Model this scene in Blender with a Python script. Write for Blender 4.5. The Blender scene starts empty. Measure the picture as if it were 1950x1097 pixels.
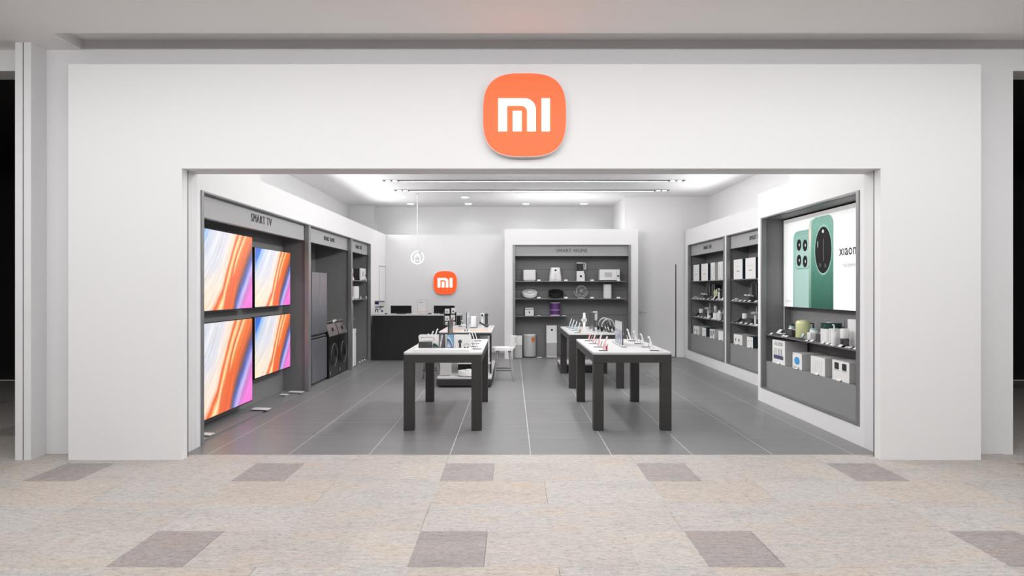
import bpy, bmesh, math, random
from mathutils import Matrix, Vector, Euler

S = bpy.context.scene
COL = S.collection
random.seed(7)
PI = math.pi

# ------------------------------------------------------------------ camera, world, lights, exposure
FPX, VX, VY, EYE = 1300.0, 975.0, 550.0, 1.6      # focal length in pixels, vanishing point, eye height
cam = bpy.data.cameras.new('camera')
cam_o = bpy.data.objects.new('camera', cam)
COL.objects.link(cam_o)
cam.sensor_width = 36.0
cam.lens = 36.0 * FPX / 1950.0
cam.shift_y = (VY - 548.5) / 1950.0
cam.clip_start, cam.clip_end = 0.05, 200
cam_o.location = (0, 0, EYE)
cam_o.rotation_euler = (PI / 2, 0, 0)
S.camera = cam_o

S.view_settings.view_transform = 'Standard'
S.view_settings.look = 'None'
S.view_settings.gamma = 1.0
S.view_settings.use_curve_mapping = False
S.view_settings.exposure = 0.13

W = bpy.data.worlds.new('world')
S.world = W
W.use_nodes = True
W.node_tree.nodes['Background'].inputs[0].default_value = (1.0, 0.985, 0.97, 1)
W.node_tree.nodes['Background'].inputs[1].default_value = 0.12


def area(name, loc, sx, sy, power, rot=(0, 0, 0), col=(1, 1, 1), spread=180):
    l = bpy.data.lights.new(name, 'AREA')
    l.shape = 'RECTANGLE'
    l.size, l.size_y, l.energy, l.color = sx, sy, power, col
    l.spread = math.radians(spread)
    o = bpy.data.objects.new(name, l)
    COL.objects.link(o)
    o.location, o.rotation_euler = loc, rot
    return o


def spot(name, loc, power, deg, blend=0.6, r=0.05, rot=(0, 0, 0), col=(1, 1, 1)):
    l = bpy.data.lights.new(name, 'SPOT')
    l.energy, l.spot_size, l.spot_blend, l.shadow_soft_size, l.color = power, math.radians(deg), blend, r, col
    o = bpy.data.objects.new(name, l)
    COL.objects.link(o)
    o.location, o.rotation_euler = loc, rot
    return o


# mall ceiling lamps in front of the shop (behind and above the camera), with an added wash for the shop front
for yy, pw in ((4.3, 136), (0.6, 50), (-3.0, 90), (-6.2, 90)):
    area('mall_downlight', (0.1, yy, 3.88), 15.0, 0.5, pw, col=(0.97, 0.985, 1.0))
area('added_facade_fill', (0.1, 1.7, 3.86), 13.0, 0.25, 230, rot=(math.radians(86), 0, 0), col=(0.975, 0.985, 1.0))  # added fill aimed almost level, lifts the top of the shop front
# shop: continuous line lights recessed in the ceiling, every 1.35 m
LINE_Y = [8.19, 9.54, 10.89, 12.24, 13.59, 14.94]
for yy in LINE_Y:
    area('shop_line_light', (0.43, yy + 0.1, 3.74), 5.4, 0.14, 10 if yy < 14 else 9)
DOWN = [(-2.58, 16.08), (-1.107, 16.08), (0.351, 16.08), (1.824, 16.08),
        (-2.575, 17.33), (-1.106, 17.33), (0.353, 17.33), (1.822, 17.33)]
# added fill lamps under the hidden ceiling, brightening the cabinets on both sides
for yy in (8.3, 9.9, 11.5):
    area('added_cabinet_fill', (-0.7, yy, 3.70), 0.25, 1.2, 54, rot=(0, math.radians(-76), 0))
    area('added_cabinet_fill', (1.4, yy, 3.70), 0.25, 1.2, 54, rot=(0, math.radians(76), 0))
# added uplights, out of sight above the cabinet surrounds, to brighten the ceiling
area('added_uplight', (-3.28, 13.6, 3.06), 0.2, 6.6, 40, rot=(0, math.radians(-114), 0))
area('added_uplight', (4.13, 12.3, 3.06), 0.2, 5.0, 32, rot=(0, math.radians(114), 0))
area('added_uplight', (0.9, 15.7, 3.02), 2.0, 0.15, 5, rot=(math.radians(180), 0, 0))
for xx, yy in DOWN:
    spot('shop_downlight', (xx, yy, 3.74), 30 if yy < 17 else 22, 150, 0.8, 0.06)


# ------------------------------------------------------------------ materials
def lin(c):
    return tuple(((v / 255.0) / 12.92 if v / 255.0 <= 0.04045 else (((v / 255.0) + 0.055) / 1.055) ** 2.4) for v in c)


MATS = {}


def mat(name, rgb, rough=0.5, metal=0.0, spec=0.5, emit=0.0, emit_rgb=None, vary=0.04, scale=6.0, linear=False,
        trans=0.0, alpha=1.0):
    """principled material with a faint procedural variation of its colour"""
    m = bpy.data.materials.new(name)
    m.use_nodes = True
    nt = m.node_tree
    b = nt.nodes['Principled BSDF']
    c = rgb if linear else lin(rgb)
    if vary > 0:
        tc = nt.nodes.new('ShaderNodeTexCoord')
        nz = nt.nodes.new('ShaderNodeTexNoise')
        nz.inputs['Scale'].default_value = scale
        nz.inputs['Detail'].default_value = 3
        mp = nt.nodes.new('ShaderNodeMapRange')
        mp.inputs['To Min'].default_value = 1 - vary
        mp.inputs['To Max'].default_value = 1 + vary
        mul = nt.nodes.new('ShaderNodeVectorMath')
        mul.operation = 'SCALE'
        mul.inputs[0].default_value = c
        nt.links.new(tc.outputs['Object'], nz.inputs['Vector'])
        nt.links.new(nz.outputs['Fac'], mp.inputs['Value'])
        nt.links.new(mp.outputs['Result'], mul.inputs['Scale'])
        nt.links.new(mul.outputs['Vector'], b.inputs['Base Color'])
    else:
        b.inputs['Base Color'].default_value = (*c, 1)
    b.inputs['Roughness'].default_value = rough
    b.inputs['Metallic'].default_value = metal
    b.inputs['Specular IOR Level'].default_value = spec
    if trans:
        b.inputs['Transmission Weight'].default_value = trans
        b.inputs['IOR'].default_value = 1.45
    if alpha < 1:
        b.inputs['Alpha'].default_value = alpha
    if emit:
        b.inputs['Emission Color'].default_value = (*(lin(emit_rgb or rgb)), 1)
        b.inputs['Emission Strength'].default_value = emit
    MATS[name] = m
    return m


L = dict(linear=True)
M_WHITE = mat('white_paint', (0.80, 0.795, 0.795), 0.55, vary=0.012, scale=1.5, **L)
M_FACADE = mat('facade_white_laminate', (0.82, 0.815, 0.815), 0.45, vary=0.008, scale=1.0, **L)
M_WALL = mat('wall_light_grey', (0.78, 0.775, 0.78), 0.7, vary=0.015, scale=1.2, **L)
M_MALLWALL = mat('mall_wall_grey', (0.74, 0.73, 0.74), 0.6, vary=0.015, scale=1.2, **L)
M_CEIL = mat('ceiling_white', (0.88, 0.875, 0.875), 0.8, vary=0.01, scale=1.0, **L)
M_MALLCEIL = mat('mall_ceiling_white', (0.90, 0.89, 0.885), 0.8, vary=0.01, scale=1.0, **L)
M_DARKROOM = mat('unlit_room_black', (0.012, 0.012, 0.012), 0.9, vary=0.0, **L)  # near-black colour stands in for the darkness of the unlit rooms
M_TRIM = mat('dark_metal_trim', (0.06, 0.058, 0.056), 0.4, metal=0.4, **L)
M_FRAME = mat('grey_metal_frame', (0.27, 0.27, 0.275), 0.35, metal=0.5, vary=0.03, **L)
M_NICHE = mat('grey_laminate_shaded', (0.19, 0.188, 0.189), 0.55, vary=0.03, scale=3, **L)  # cabinet grey darkened, niche shade is in the colour
M_HEAD = mat('grey_laminate_lit', (0.37, 0.368, 0.372), 0.55, vary=0.02, scale=3, **L)  # same cabinet grey made lighter, the light on the header is painted in
M_BIN = mat('grey_laminate_half_lit', (0.245, 0.243, 0.244), 0.55, vary=0.02, scale=3, **L)  # same cabinet grey again, toned for the weaker light on the plinth
M_LETTER = mat('dark_letter', (0.05, 0.05, 0.052), 0.4, **L)
M_TABLE = mat('charcoal_table', (0.034, 0.0318, 0.0305), 0.45, vary=0.05, scale=4, **L)
M_TOP = mat('white_table_top', (0.58, 0.577, 0.575), 0.3, vary=0.01, **L)
M_COUNTER = mat('black_counter', (0.0135, 0.0135, 0.014), 0.45, vary=0.05, **L)
M_BLACK = mat('black_plastic', (0.012, 0.012, 0.013), 0.35, vary=0.0, **L)
M_SCREENOFF = mat('dark_screen', (0.008, 0.008, 0.009), 0.25, vary=0.0, **L)
M_PWHITE = mat('white_plastic', (0.78, 0.775, 0.77), 0.3, vary=0.01, **L)
M_PGREY = mat('grey_plastic', (0.42, 0.415, 0.415), 0.4, vary=0.02, **L)
M_PDARK = mat('dark_grey_plastic', (0.055, 0.054, 0.055), 0.45, vary=0.03, **L)
M_CARD = mat('white_carton', (0.80, 0.79, 0.78), 0.6, vary=0.01, **L)
M_CARDG = mat('grey_carton_side', (0.50, 0.49, 0.485), 0.6, vary=0.02, **L)
M_TEAL = mat('dark_teal_carton', (0.010, 0.026, 0.036), 0.5, vary=0.03, **L)
M_INK = mat('print_black', (0.02, 0.02, 0.022), 0.5, vary=0.0, **L)
M_INKG = mat('print_grey', (0.30, 0.30, 0.30), 0.5, vary=0.0, **L)
M_INKB = mat('print_blue', (0.05, 0.30, 0.62), 0.5, vary=0.25, scale=30, **L)
M_INKV = mat('print_violet', (0.06, 0.055, 0.14), 0.5, vary=0.5, scale=60, **L)
M_CHROME = mat('brushed_metal', (0.50, 0.50, 0.50), 0.3, metal=0.9, vary=0.02, **L)
M_GLASS = mat('smoked_jar', (0.05, 0.05, 0.052), 0.12, vary=0.0, **L)
M_ACRYL = mat('clear_acrylic', (0.9, 0.9, 0.9), 0.08, vary=0.0, trans=0.9, **L)
M_FRIDGE = mat('graphite_fridge_door', (0.20, 0.205, 0.23), 0.36, metal=0.55, vary=0.03, scale=2, **L)
M_WASH = mat('black_washer', (0.010, 0.010, 0.011), 0.25, vary=0.0, **L)
M_WPAN = mat('washer_control_panel', (0.16, 0.155, 0.155), 0.35, metal=0.5, vary=0.03, **L)
M_CREAM = mat('cream_green_enamel', (0.60, 0.61, 0.33), 0.35, vary=0.02, **L)
M_GREENLID = mat('dark_green_lid', (0.008, 0.05, 0.042), 0.3, vary=0.02, **L)
M_PLANT = mat('leaf_green', (0.01, 0.10, 0.055), 0.5, vary=0.4, scale=40, **L)
M_PURPLE = mat('purple_filter', (0.10, 0.028, 0.16), 0.5, vary=0.25, scale=50, **L)
M_LILAC = mat('pale_lilac', (0.60, 0.52, 0.64), 0.5, **L)
M_ORANGE = mat('orange_badge', (0.60, 0.17, 0.04), 0.45, vary=0.2, scale=20, **L)
M_WOOD = mat('light_wood_mat', (0.60, 0.40, 0.29), 0.6, vary=0.08, scale=8, **L)
M_CHAIRLEG = mat('grey_chair_leg', (0.30, 0.29, 0.285), 0.5, vary=0.06, scale=20, **L)
M_RED = mat('red_plastic', (0.45, 0.02, 0.05), 0.4, **L)
M_PINK = mat('pink_plastic', (0.72, 0.30, 0.33), 0.4, **L)
M_TEALL = mat('pale_teal_plastic', (0.30, 0.55, 0.60), 0.4, **L)
M_SPECK = mat('speckled_grey_mesh', (0.40, 0.395, 0.39), 0.6, vary=0.35, scale=90, **L)
M_LAMP = mat('lamp_diffuser', (255, 255, 255), 0.5, emit=4.0, vary=0.0)
M_SIGNW = mat('sign_white_glow', (255, 250, 248), 0.5, emit=2.2, vary=0.0)
M_SIGNO = mat('sign_orange_glow', (250, 92, 38), 0.45, emit=0.56, emit_rgb=(255, 92, 44), vary=0.0)
M_SIGNO2 = mat('shop_sign_orange_glow', (250, 85, 32), 0.45, emit=0.5, emit_rgb=(255, 80, 30), vary=0.0)
M_SIGNB = mat('sign_box_rim', (0.72, 0.70, 0.69), 0.4, **L)
M_ICON = mat('icon_glow', (255, 255, 255), 0.5, emit=1.6, vary=0.0)


def uv_screen(name, build, strength):
    m = bpy.data.materials.new(name)
    m.use_nodes = True
    nt = m.node_tree
    for n in list(nt.nodes):
        nt.nodes.remove(n)
    out = nt.nodes.new('ShaderNodeOutputMaterial')
    b = nt.nodes.new('ShaderNodeBsdfPrincipled')
    b.inputs['Base Color'].default_value = (0.02, 0.02, 0.02, 1)
    b.inputs['Roughness'].default_value = 0.25
    b.inputs['Emission Strength'].default_value = strength
    nt.links.new(b.outputs[0], out.inputs[0])
    uv = nt.nodes.new('ShaderNodeUVMap')
    sep = nt.nodes.new('ShaderNodeSeparateXYZ')
    nt.links.new(uv.outputs[0], sep.inputs[0])

    def math_(op, a, bb=None, clamp=False):
        n = nt.nodes.new('ShaderNodeMath')
        n.operation = op
        n.use_clamp = clamp
        for i, v in enumerate((a, bb)):
            if v is None:
                continue
            if isinstance(v, (int, float)):
                n.inputs[i].default_value = v
            else:
                nt.links.new(v, n.inputs[i])
        return n.outputs[0]

    def ramp(val, stops, interp='LINEAR'):
        n = nt.nodes.new('ShaderNodeValToRGB')
        n.color_ramp.interpolation = interp
        e = n.color_ramp.elements
        while len(e) > 1:
            e.remove(e[-1])
        e[0].position, e[0].color = stops[0][0], (*lin(stops[0][1]), 1)
        for p, c in stops[1:]:
            k = e.new(p)
            k.color = (*lin(c), 1)
        nt.links.new(val, n.inputs[0])
        return n.outputs[0]

    def mix(f, a, c, kind='MIX'):
        n = nt.nodes.new('ShaderNodeMix')
        n.data_type = 'RGBA'
        n.blend_type = kind
        if isinstance(f, (int, float)):
            n.inputs[0].default_value = f
        else:
            nt.links.new(f, n.inputs[0])
        for i, v in ((6, a), (7, c)):
            if isinstance(v, tuple):
                n.inputs[i].default_value = (*lin(v), 1)
            else:
                nt.links.new(v, n.inputs[i])
        return n.outputs[2]

    def noise(vx, vy, scale, detail=3):
        c = nt.nodes.new('ShaderNodeCombineXYZ')
        nt.links.new(vx, c.inputs[0])
        nt.links.new(vy, c.inputs[1])
        n = nt.nodes.new('ShaderNodeTexNoise')
        n.inputs['Scale'].default_value = scale
        n.inputs['Detail'].default_value = detail
        nt.links.new(c.outputs[0], n.inputs['Vector'])
        return n.outputs['Fac']

    col = build(sep.outputs[0], sep.outputs[1], math_, ramp, mix, noise)
    nt.links.new(col, b.inputs['Emission Color'])
    return m


def tv_build(u, v, M, ramp, mix, noise):
    t = M('SUBTRACT', 1.0, v)
    lean = M('MULTIPLY', t, M('ADD', 0.26, M('MULTIPLY', M('MULTIPLY', M('SUBTRACT', u, 0.45, True), 4.0, True), 0.22)))
    fan = M('MULTIPLY', M('MULTIPLY', t, M('SUBTRACT', 0.62, u, True)), 0.5)
    s = M('ADD', M('ADD', u, lean), fan)
    wob = M('MULTIPLY', M('SUBTRACT', noise(M('MULTIPLY', u, 3.0), M('MULTIPLY', t, 1.2), 1.5), 0.5), 0.06)
    s = M('ADD', s, wob)
    fine = noise(M('MULTIPLY', s, 46.0), M('MULTIPLY', t, 2.0), 1.0, 5)
    q = M('DIVIDE', s, 1.53)
    stops = [(0.0, (25, 80, 190)), (0.09, (40, 110, 215)), (0.13, (150, 190, 235)), (0.17, (196, 205, 222)),
             (0.26, (222, 222, 228)), (0.33, (212, 212, 222)), (0.39, (232, 222, 218)), (0.445, (246, 214, 186)),
             (0.468, (226, 92, 34)), (0.485, (238, 140, 70)), (0.50, (252, 216, 168)), (0.525, (240, 150, 78)),
             (0.545, (206, 74, 24)), (0.56, (252, 212, 162)), (0.585, (238, 132, 60)), (0.65, (226, 104, 44)),
             (0.69, (150, 80, 60)), (0.715, (92, 84, 120)), (0.745, (80, 104, 190)), (0.785, (196, 176, 226)),
             (0.82, (200, 120, 200)), (0.86, (236, 118, 206)), (0.93, (240, 108, 208)), (1.0, (228, 90, 200))]
    c = ramp(q, stops)
    # the lower half of the orange band is one flat orange
    fl = M('MULTIPLY', M('MULTIPLY', M('SUBTRACT', t, 0.42, True), 6.0, True),
           M('MULTIPLY', M('MULTIPLY', M('SUBTRACT', s, 0.80), 18.0, True), M('MULTIPLY', M('SUBTRACT', 1.04, s), 30.0, True)))
    c = mix(fl, c, (228, 96, 42))
    # whites turn cream towards the lower left
    cr = M('MULTIPLY', M('MULTIPLY', M('SUBTRACT', t, 0.45, True), 1.7, True), M('MULTIPLY', M('SUBTRACT', 0.66, s), 9.0, True))
    c = mix(cr, c, (246, 226, 180))
    k = ramp(fine, [(0.28, (96, 96, 96)), (0.44, (170, 170, 170)), (0.55, (196, 196, 196)), (0.72, (255, 255, 255))])
    return mix(0.7, c, k, 'SOFT_LIGHT')


M_TV = uv_screen('tv_picture', tv_build, 1.02)


def two_tone(a, b_, c_):
    def f(u, v, M, ramp, mix, noise):
        n = noise(u, v, 3.0)
        return ramp(M('ADD', v, M('MULTIPLY', M('SUBTRACT', n, 0.5), 0.7)), [(0.0, a), (0.45, b_), (1.0, c_)])
    return f


M_PHRED = uv_screen('phone_picture_pink', two_tone((214, 70, 96), (236, 150, 160), (240, 236, 238)), 0.7)
M_PHTEAL = uv_screen('phone_picture_teal', two_tone((70, 150, 170), (150, 200, 208), (244, 246, 246)), 0.7)
M_PHGREY = uv_screen('phone_picture_grey', two_tone((60, 60, 66), (150, 150, 156), (225, 225, 228)), 0.6)


def blue_wall(u, v, M, ramp, mix, noise):
    s = M('ADD', v, M('MULTIPLY', M('MULTIPLY', u, u), 0.75))
    return ramp(s, [(0.0, (205, 216, 230)), (0.3, (150, 172, 200)), (0.62, (52, 72, 104)), (0.70, (44, 60, 92)),
                    (0.72, (215, 232, 244)), (0.85, (150, 192, 222)), (1.3, (112, 160, 196))])


def silver_wall(u, v, M, ramp, mix, noise):
    n = noise(M('MULTIPLY', u, 2.2), M('MULTIPLY', v, 0.9), 2.3)
    s = M('ADD', M('ADD', u, M('MULTIPLY', v, -0.35)), M('MULTIPLY', n, 0.5))
    return ramp(s, [(0.0, (60, 58, 62)), (0.25, (120, 116, 120)), (0.4, (236, 230, 232)), (0.52, (180, 168, 172)),
                    (0.62, (40, 30, 34)), (0.8, (86, 82, 86)), (1.0, (50, 48, 50))])


M_PHBLUE = uv_screen('phone_picture_blue', blue_wall, 0.8)
M_PHSILV = uv_screen('phone_picture_silver', silver_wall, 0.7)


def dark_poster(u, v, M, ramp, mix, noise):
    n = noise(M('MULTIPLY', u, 4.0), M('MULTIPLY', v, 5.0), 2.0, 5)
    c = ramp(n, [(0.3, (14, 16, 15)), (0.52, (36, 42, 38)), (0.66, (120, 122, 118))])
    top = M('MULTIPLY', M('SUBTRACT', v, 0.86, True), 20.0, True)
    return mix(M('MULTIPLY', top, 0.75), c, (120, 24, 34))


def dark_poster2(u, v, M, ramp, mix, noise):
    n = noise(M('MULTIPLY', u, 4.0), M('MULTIPLY', v, 5.0), 2.6, 5)
    return ramp(n, [(0.3, (16, 16, 18)), (0.55, (44, 44, 46)), (0.68, (150, 150, 150))])


def light_poster(u, v, M, ramp, mix, noise):
    n = noise(M('MULTIPLY', u, 7.0), M('MULTIPLY', v, 0.8), 2.6, 3)
    bars = ramp(n, [(0.38, (40, 42, 60)), (0.47, (120, 130, 160)), (0.54, (220, 222, 230)), (0.62, (150, 150, 158))])
    low = M('MULTIPLY', M('SUBTRACT', 0.66, v), 20.0, True)
    n2 = noise(M('MULTIPLY', u, 20.0), M('MULTIPLY', v, 26.0), 1.0, 2)
    up = ramp(n2, [(0.36, (150, 150, 152)), (0.46, (214, 214, 214)), (0.6, (224, 224, 224))])
    return mix(low, up, bars)


M_POSTD = uv_screen('poster_dark_green', dark_poster, 0.45)
M_POSTK = uv_screen('poster_black_pattern', dark_poster2, 0.4)
M_POSTL = uv_screen('poster_white_phones', light_poster, 0.62)


def info_sheet(u, v, M, ramp, mix, noise):
    return ramp(noise(M('MULTIPLY', u, 5.0), M('MULTIPLY', v, 12.0), 1.4, 1), [(0.42, (196, 196, 196)), (0.5, (226, 226, 226))])


# ------------------------------------------------------------------ mesh helpers
class MB:
    def __init__(self):
        self.bm = bmesh.new()
        self.uv = None

    def _new(self, before):
        return [v for v in self.bm.verts if v not in before]

    def box(self, x0, x1, y0, y1, z0, z1, bev=0.0, seg=2, rot=None, at=None):
        bm = self.bm
        n0 = len(bm.verts)
        r = bmesh.ops.create_cube(bm, size=1.0)
        vs = r['verts']
        for v in vs:
            v.co = Vector(((x0 + x1) / 2 + v.co.x * (x1 - x0), (y0 + y1) / 2 + v.co.y * (y1 - y0),
                           (z0 + z1) / 2 + v.co.z * (z1 - z0)))
        if bev > 0:
            es = list({e for v in vs for e in v.link_edges})
            r2 = bmesh.ops.bevel(bm, geom=es, offset=bev, segments=seg, profile=0.5, affect='EDGES')
            vs = list({v for f in r2['faces'] for v in f.verts} | {v for v in vs if v.is_valid})
        if rot is not None:
            mx = Matrix.Translation(at) @ Euler(rot).to_matrix().to_4x4()
            for v in vs:
                v.co = mx @ v.co
        return self

    def vbox(self, x0, x1, y0, y1, z0, z1, bev, seg=3):
        """box whose vertical edges alone are rounded"""
        poly = []
        for cx, cy, a0 in ((x1 - bev, y1 - bev, 0), (x0 + bev, y1 - bev, 90), (x0 + bev, y0 + bev, 180), (x1 - bev, y0 + bev, 270)):
            for k in range(seg + 1):
                a = math.radians(a0 + 90.0 * k / seg)
                poly.append((cx + bev * math.cos(a), cy + bev * math.sin(a)))
        return self.prism(poly, 'z', z0, z1)

    def prism(self, poly, axis, a0, a1):
        bm = self.bm

        def co(p, a):
            if axis == 'z':
                return (p[0], p[1], a)
            if axis == 'y':
                return (p[0], a, p[1])
            return (a, p[0], p[1])
        lo = [bm.verts.new(co(p, a0)) for p in poly]
        hi = [bm.verts.new(co(p, a1)) for p in poly]
        n = len(poly)
        fs = [bm.faces.new(lo), bm.faces.new(hi)]
        for i in range(n):
            j = (i + 1) % n
            fs.append(bm.faces.new((lo[i], lo[j], hi[j], hi[i])))
        bmesh.ops.recalc_face_normals(bm, faces=fs)
        return self

    def lathe(self, prof, cx=0, cy=0, seg=28, axis='z', cz=0):
        """revolve (radius, height) pairs; radius 0 closes with a cap"""
        bm = self.bm
        rings = []
        for r, h in prof:
            ring = []
            for k in range(seg):
                a = 2 * PI * k / seg
                x, y = r * math.cos(a), r * math.sin(a)
                if axis == 'z':
                    p = (cx + x, cy + y, cz + h)
                elif axis == 'y':
                    p = (cx + x, cy + h, cz + y)
                else:
                    p = (cx + h, cy + x, cz + y)
                ring.append(bm.verts.new(p))
            rings.append(ring)
        fs = []
        for a, b in zip(rings, rings[1:]):
            for k in range(seg):
                j = (k + 1) % seg
                fs.append(bm.faces.new((a[k], a[j], b[j], b[k])))
        fs.append(bm.faces.new(rings[0]))
        fs.append(bm.faces.new(rings[-1]))
        bmesh.ops.recalc_face_normals(bm, faces=fs)
        return self

    def cyl(self, cx, cy, z0, z1, r0, r1=None, seg=24, rnd=0.0):
        r1 = r0 if r1 is None else r1
        if rnd:
            return self.lathe([(r0 - rnd, z0), (r0, z0 + rnd), (r1, z1 - rnd), (r1 - rnd * .3, z1 - rnd * .3), (r1 - rnd, z1)], cx, cy, seg)
        return self.lathe([(r0, z0), (r1, z1)], cx, cy, seg)

    def tube(self, pts, r, seg=8, closed=False):
        bm = self.bm
        pts = [Vector(p) for p in pts]
        n = len(pts)
        rs = r if isinstance(r, (list, tuple)) else [r] * n
        rings = []
        ref = None
        for i, p in enumerate(pts):
            if closed:
                d = pts[(i + 1) % n] - pts[i - 1]
            else:
                d = pts[min(i + 1, n - 1)] - pts[max(i - 1, 0)]
            d.normalize()
            if ref is None:
                ref = Vector((0, 0, 1)) if abs(d.z) < 0.9 else Vector((1, 0, 0))
            s = d.cross(ref)
            s.normalize()
            t = s.cross(d)
            ref = t if abs(t.dot(d)) < .5 else ref
            rings.append([bm.verts.new(p + s * math.cos(2 * PI * k / seg) * rs[i] + t * math.sin(2 * PI * k / seg) * rs[i]) for k in range(seg)])
        fs = []
        m = n if closed else n - 1
        for i in range(m):
            a, b = rings[i], rings[(i + 1) % n]
            for k in range(seg):
                j = (k + 1) % seg
                fs.append(bm.faces.new((a[k], a[j], b[j], b[k])))
        if not closed:
            fs.append(bm.faces.new(rings[0]))
            fs.append(bm.faces.new(rings[-1]))
        bmesh.ops.recalc_face_normals(bm, faces=fs)
        return self

    def ell(self, c, r, seg=20, rings=12):
        bm = self.bm
        o = bmesh.ops.create_uvsphere(bm, u_segments=seg, v_segments=rings, radius=1.0)
        for v in o['verts']:
            v.co = Vector((c[0] + v.co.x * r[0], c[1] + v.co.y * r[1], c[2] + v.co.z * r[2]))
        return self

    def quad_uv(self, pts):
        """one quad with uv 0..1; pts run lower left, lower right, upper right, upper left"""
        bm = self.bm
        lay = bm.loops.layers.uv.get('UVMap') or bm.loops.layers.uv.new('UVMap')
        f = bm.faces.new([bm.verts.new(p) for p in pts])
        for lp, w in zip(f.loops, ((0, 0), (1, 0), (1, 1), (0, 1))):
            lp[lay].uv = w
        return self

    def slab_uv(self, x0, x1, z0, z1, y0, y1):
        """thin front-facing (towards -y) picture panel"""
        self.quad_uv([(x0, y0, z0), (x1, y0, z0), (x1, y0, z1), (x0, y0, z1)])
        bm = self.bm
        bm.faces.ensure_lookup_table()
        f = bm.faces[-1]
        a = [v for v in f.verts]
        b = [bm.verts.new((v.co.x, y1, v.co.z)) for v in a]
        for i in range(4):
            j = (i + 1) % 4
            bm.faces.new((a[j], a[i], b[i], b[j]))
        bm.faces.new(b[::-1])
        return self

    def text(self, s, size, x=0, z=0, y=0, ext=0.004, align='CENTER', sx=1.0, spacing=1.0, bold=0.0):
        """lettering that faces -y, baseline at z"""
        cu = bpy.data.curves.new('t', 'FONT')
        cu.body, cu.size, cu.extrude, cu.align_x, cu.space_character = s, size, ext, align, spacing
        cu.resolution_u = 2
        cu.offset = bold
        o = bpy.data.objects.new('t', cu)
        COL.objects.link(o)
        bpy.context.view_layer.update()
        me = bpy.data.meshes.new_from_object(o.evaluated_get(bpy.context.evaluated_depsgraph_get()))
        tmp = bmesh.new()
        tmp.from_mesh(me)
        mx = Matrix(((sx, 0, 0, x), (0, 0, -1, y), (0, 1, 0, z), (0, 0, 0, 1)))
        tmp.transform(mx)
        m2 = bpy.data.meshes.new('t2')
        tmp.to_mesh(m2)
        tmp.free()
        self.bm.from_mesh(m2)
        bpy.data.objects.remove(o)
        bpy.data.curves.remove(cu)
        bpy.data.meshes.remove(me)
        bpy.data.meshes.remove(m2)
        return self

    def xr(self):
        xs = [v.co.x for v in self.bm.verts]
        return min(xs), max(xs)

    def xf(self, mx):
        self.bm.transform(mx)
        return self

    def build(self, name, m, parent=None, label=None, smooth=False):
        me = bpy.data.meshes.new(name)
        self.bm.normal_update()
        self.bm.to_mesh(me)
        self.bm.free()
        me.materials.append(m)
        o = bpy.data.objects.new(name, me)
        COL.objects.link(o)
        if smooth:
            for p in me.polygons:
                p.use_smooth = True
            try:
                me.set_sharp_from_angle(angle=math.radians(42))
            except Exception:
                pass
        if parent is not None:
            o.parent = parent
        if label:
            o['label'] = label
        return o


def tag(o, label, cat, group=None, kind=None):
    o['label'] = label
    o['category'] = cat
    if group:
        o['group'] = group
    if kind:
        o['kind'] = kind
    return o


def thing(name, label, cat, loc=(0, 0, 0), rz=0.0, group=None):
    o = bpy.data.objects.new(name, None)
    COL.objects.link(o)
    o.empty_display_size = 0.05
    o.location = loc
    o.rotation_euler = (0, 0, rz)
    return tag(o, label, cat, group)


def struct(name, mb, m, label, cat):
    return tag(mb.build(name, m), label, cat, kind='structure')


def dup(root, loc, rz=None, label=None):
    """copy of a thing with copies of its parts and sub-parts"""
    r = root.copy()
    COL.objects.link(r)
    r.location = loc
    if rz is not None:
        r.rotation_euler = (0, 0, rz)
    if label:
        r['label'] = label
    for ch in list(root.children):
        c = ch.copy()
        COL.objects.link(c)
        c.parent = r
        for g in list(ch.children):
            d = g.copy()
            COL.objects.link(d)
            d.parent = c
    return r


LEFT, RIGHT = PI / 2, -PI / 2     # things on the left wall face +x, on the right wall face -x

# ------------------------------------------------------------------ the setting
# mall stone floor: tile rows 0.583 m deep, three row patterns repeating every 1.737 m
STONE = bpy.data.materials.new('travertine_tiles')
STONE.use_nodes = True
nt = STONE.node_tree
bs = nt.nodes['Principled BSDF']
at = nt.nodes.new('ShaderNodeAttribute')
at.attribute_name = 'tone'
tc = nt.nodes.new('ShaderNodeTexCoord')
mpn = nt.nodes.new('ShaderNodeMapping')
mpn.inputs['Scale'].default_value = (1.0, 2.6, 1.0)
nt.links.new(tc.outputs['Object'], mpn.inputs['Vector'])


def nnoise(scale, detail, rough=0.6):
    n = nt.nodes.new('ShaderNodeTexNoise')
    n.inputs['Scale'].default_value = scale
    n.inputs['Detail'].default_value = detail
    n.inputs['Roughness'].default_value = rough
    nt.links.new(mpn.outputs[0], n.inputs['Vector'])
    return n.outputs['Fac']


def nramp(val, stops):
    n = nt.nodes.new('ShaderNodeValToRGB')
    e = n.color_ramp.elements
    e[0].position, e[0].color = stops[0][0], (*stops[0][1], 1)
    e[1].position, e[1].color = stops[-1][0], (*stops[-1][1], 1)
    for p, c in stops[1:-1]:
        k = e.new(p)
        k.color = (*c, 1)
    nt.links.new(val, n.inputs[0])
    return n.outputs[0]


def nmul(a, b_, f=1.0, kind='MULTIPLY'):
    n = nt.nodes.new('ShaderNodeMix')
    n.data_type = 'RGBA'
    n.blend_type = kind
    n.inputs[0].default_value = f
    nt.links.new(a, n.inputs[6])
    nt.links.new(b_, n.inputs[7])
    return n.outputs[2]


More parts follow.
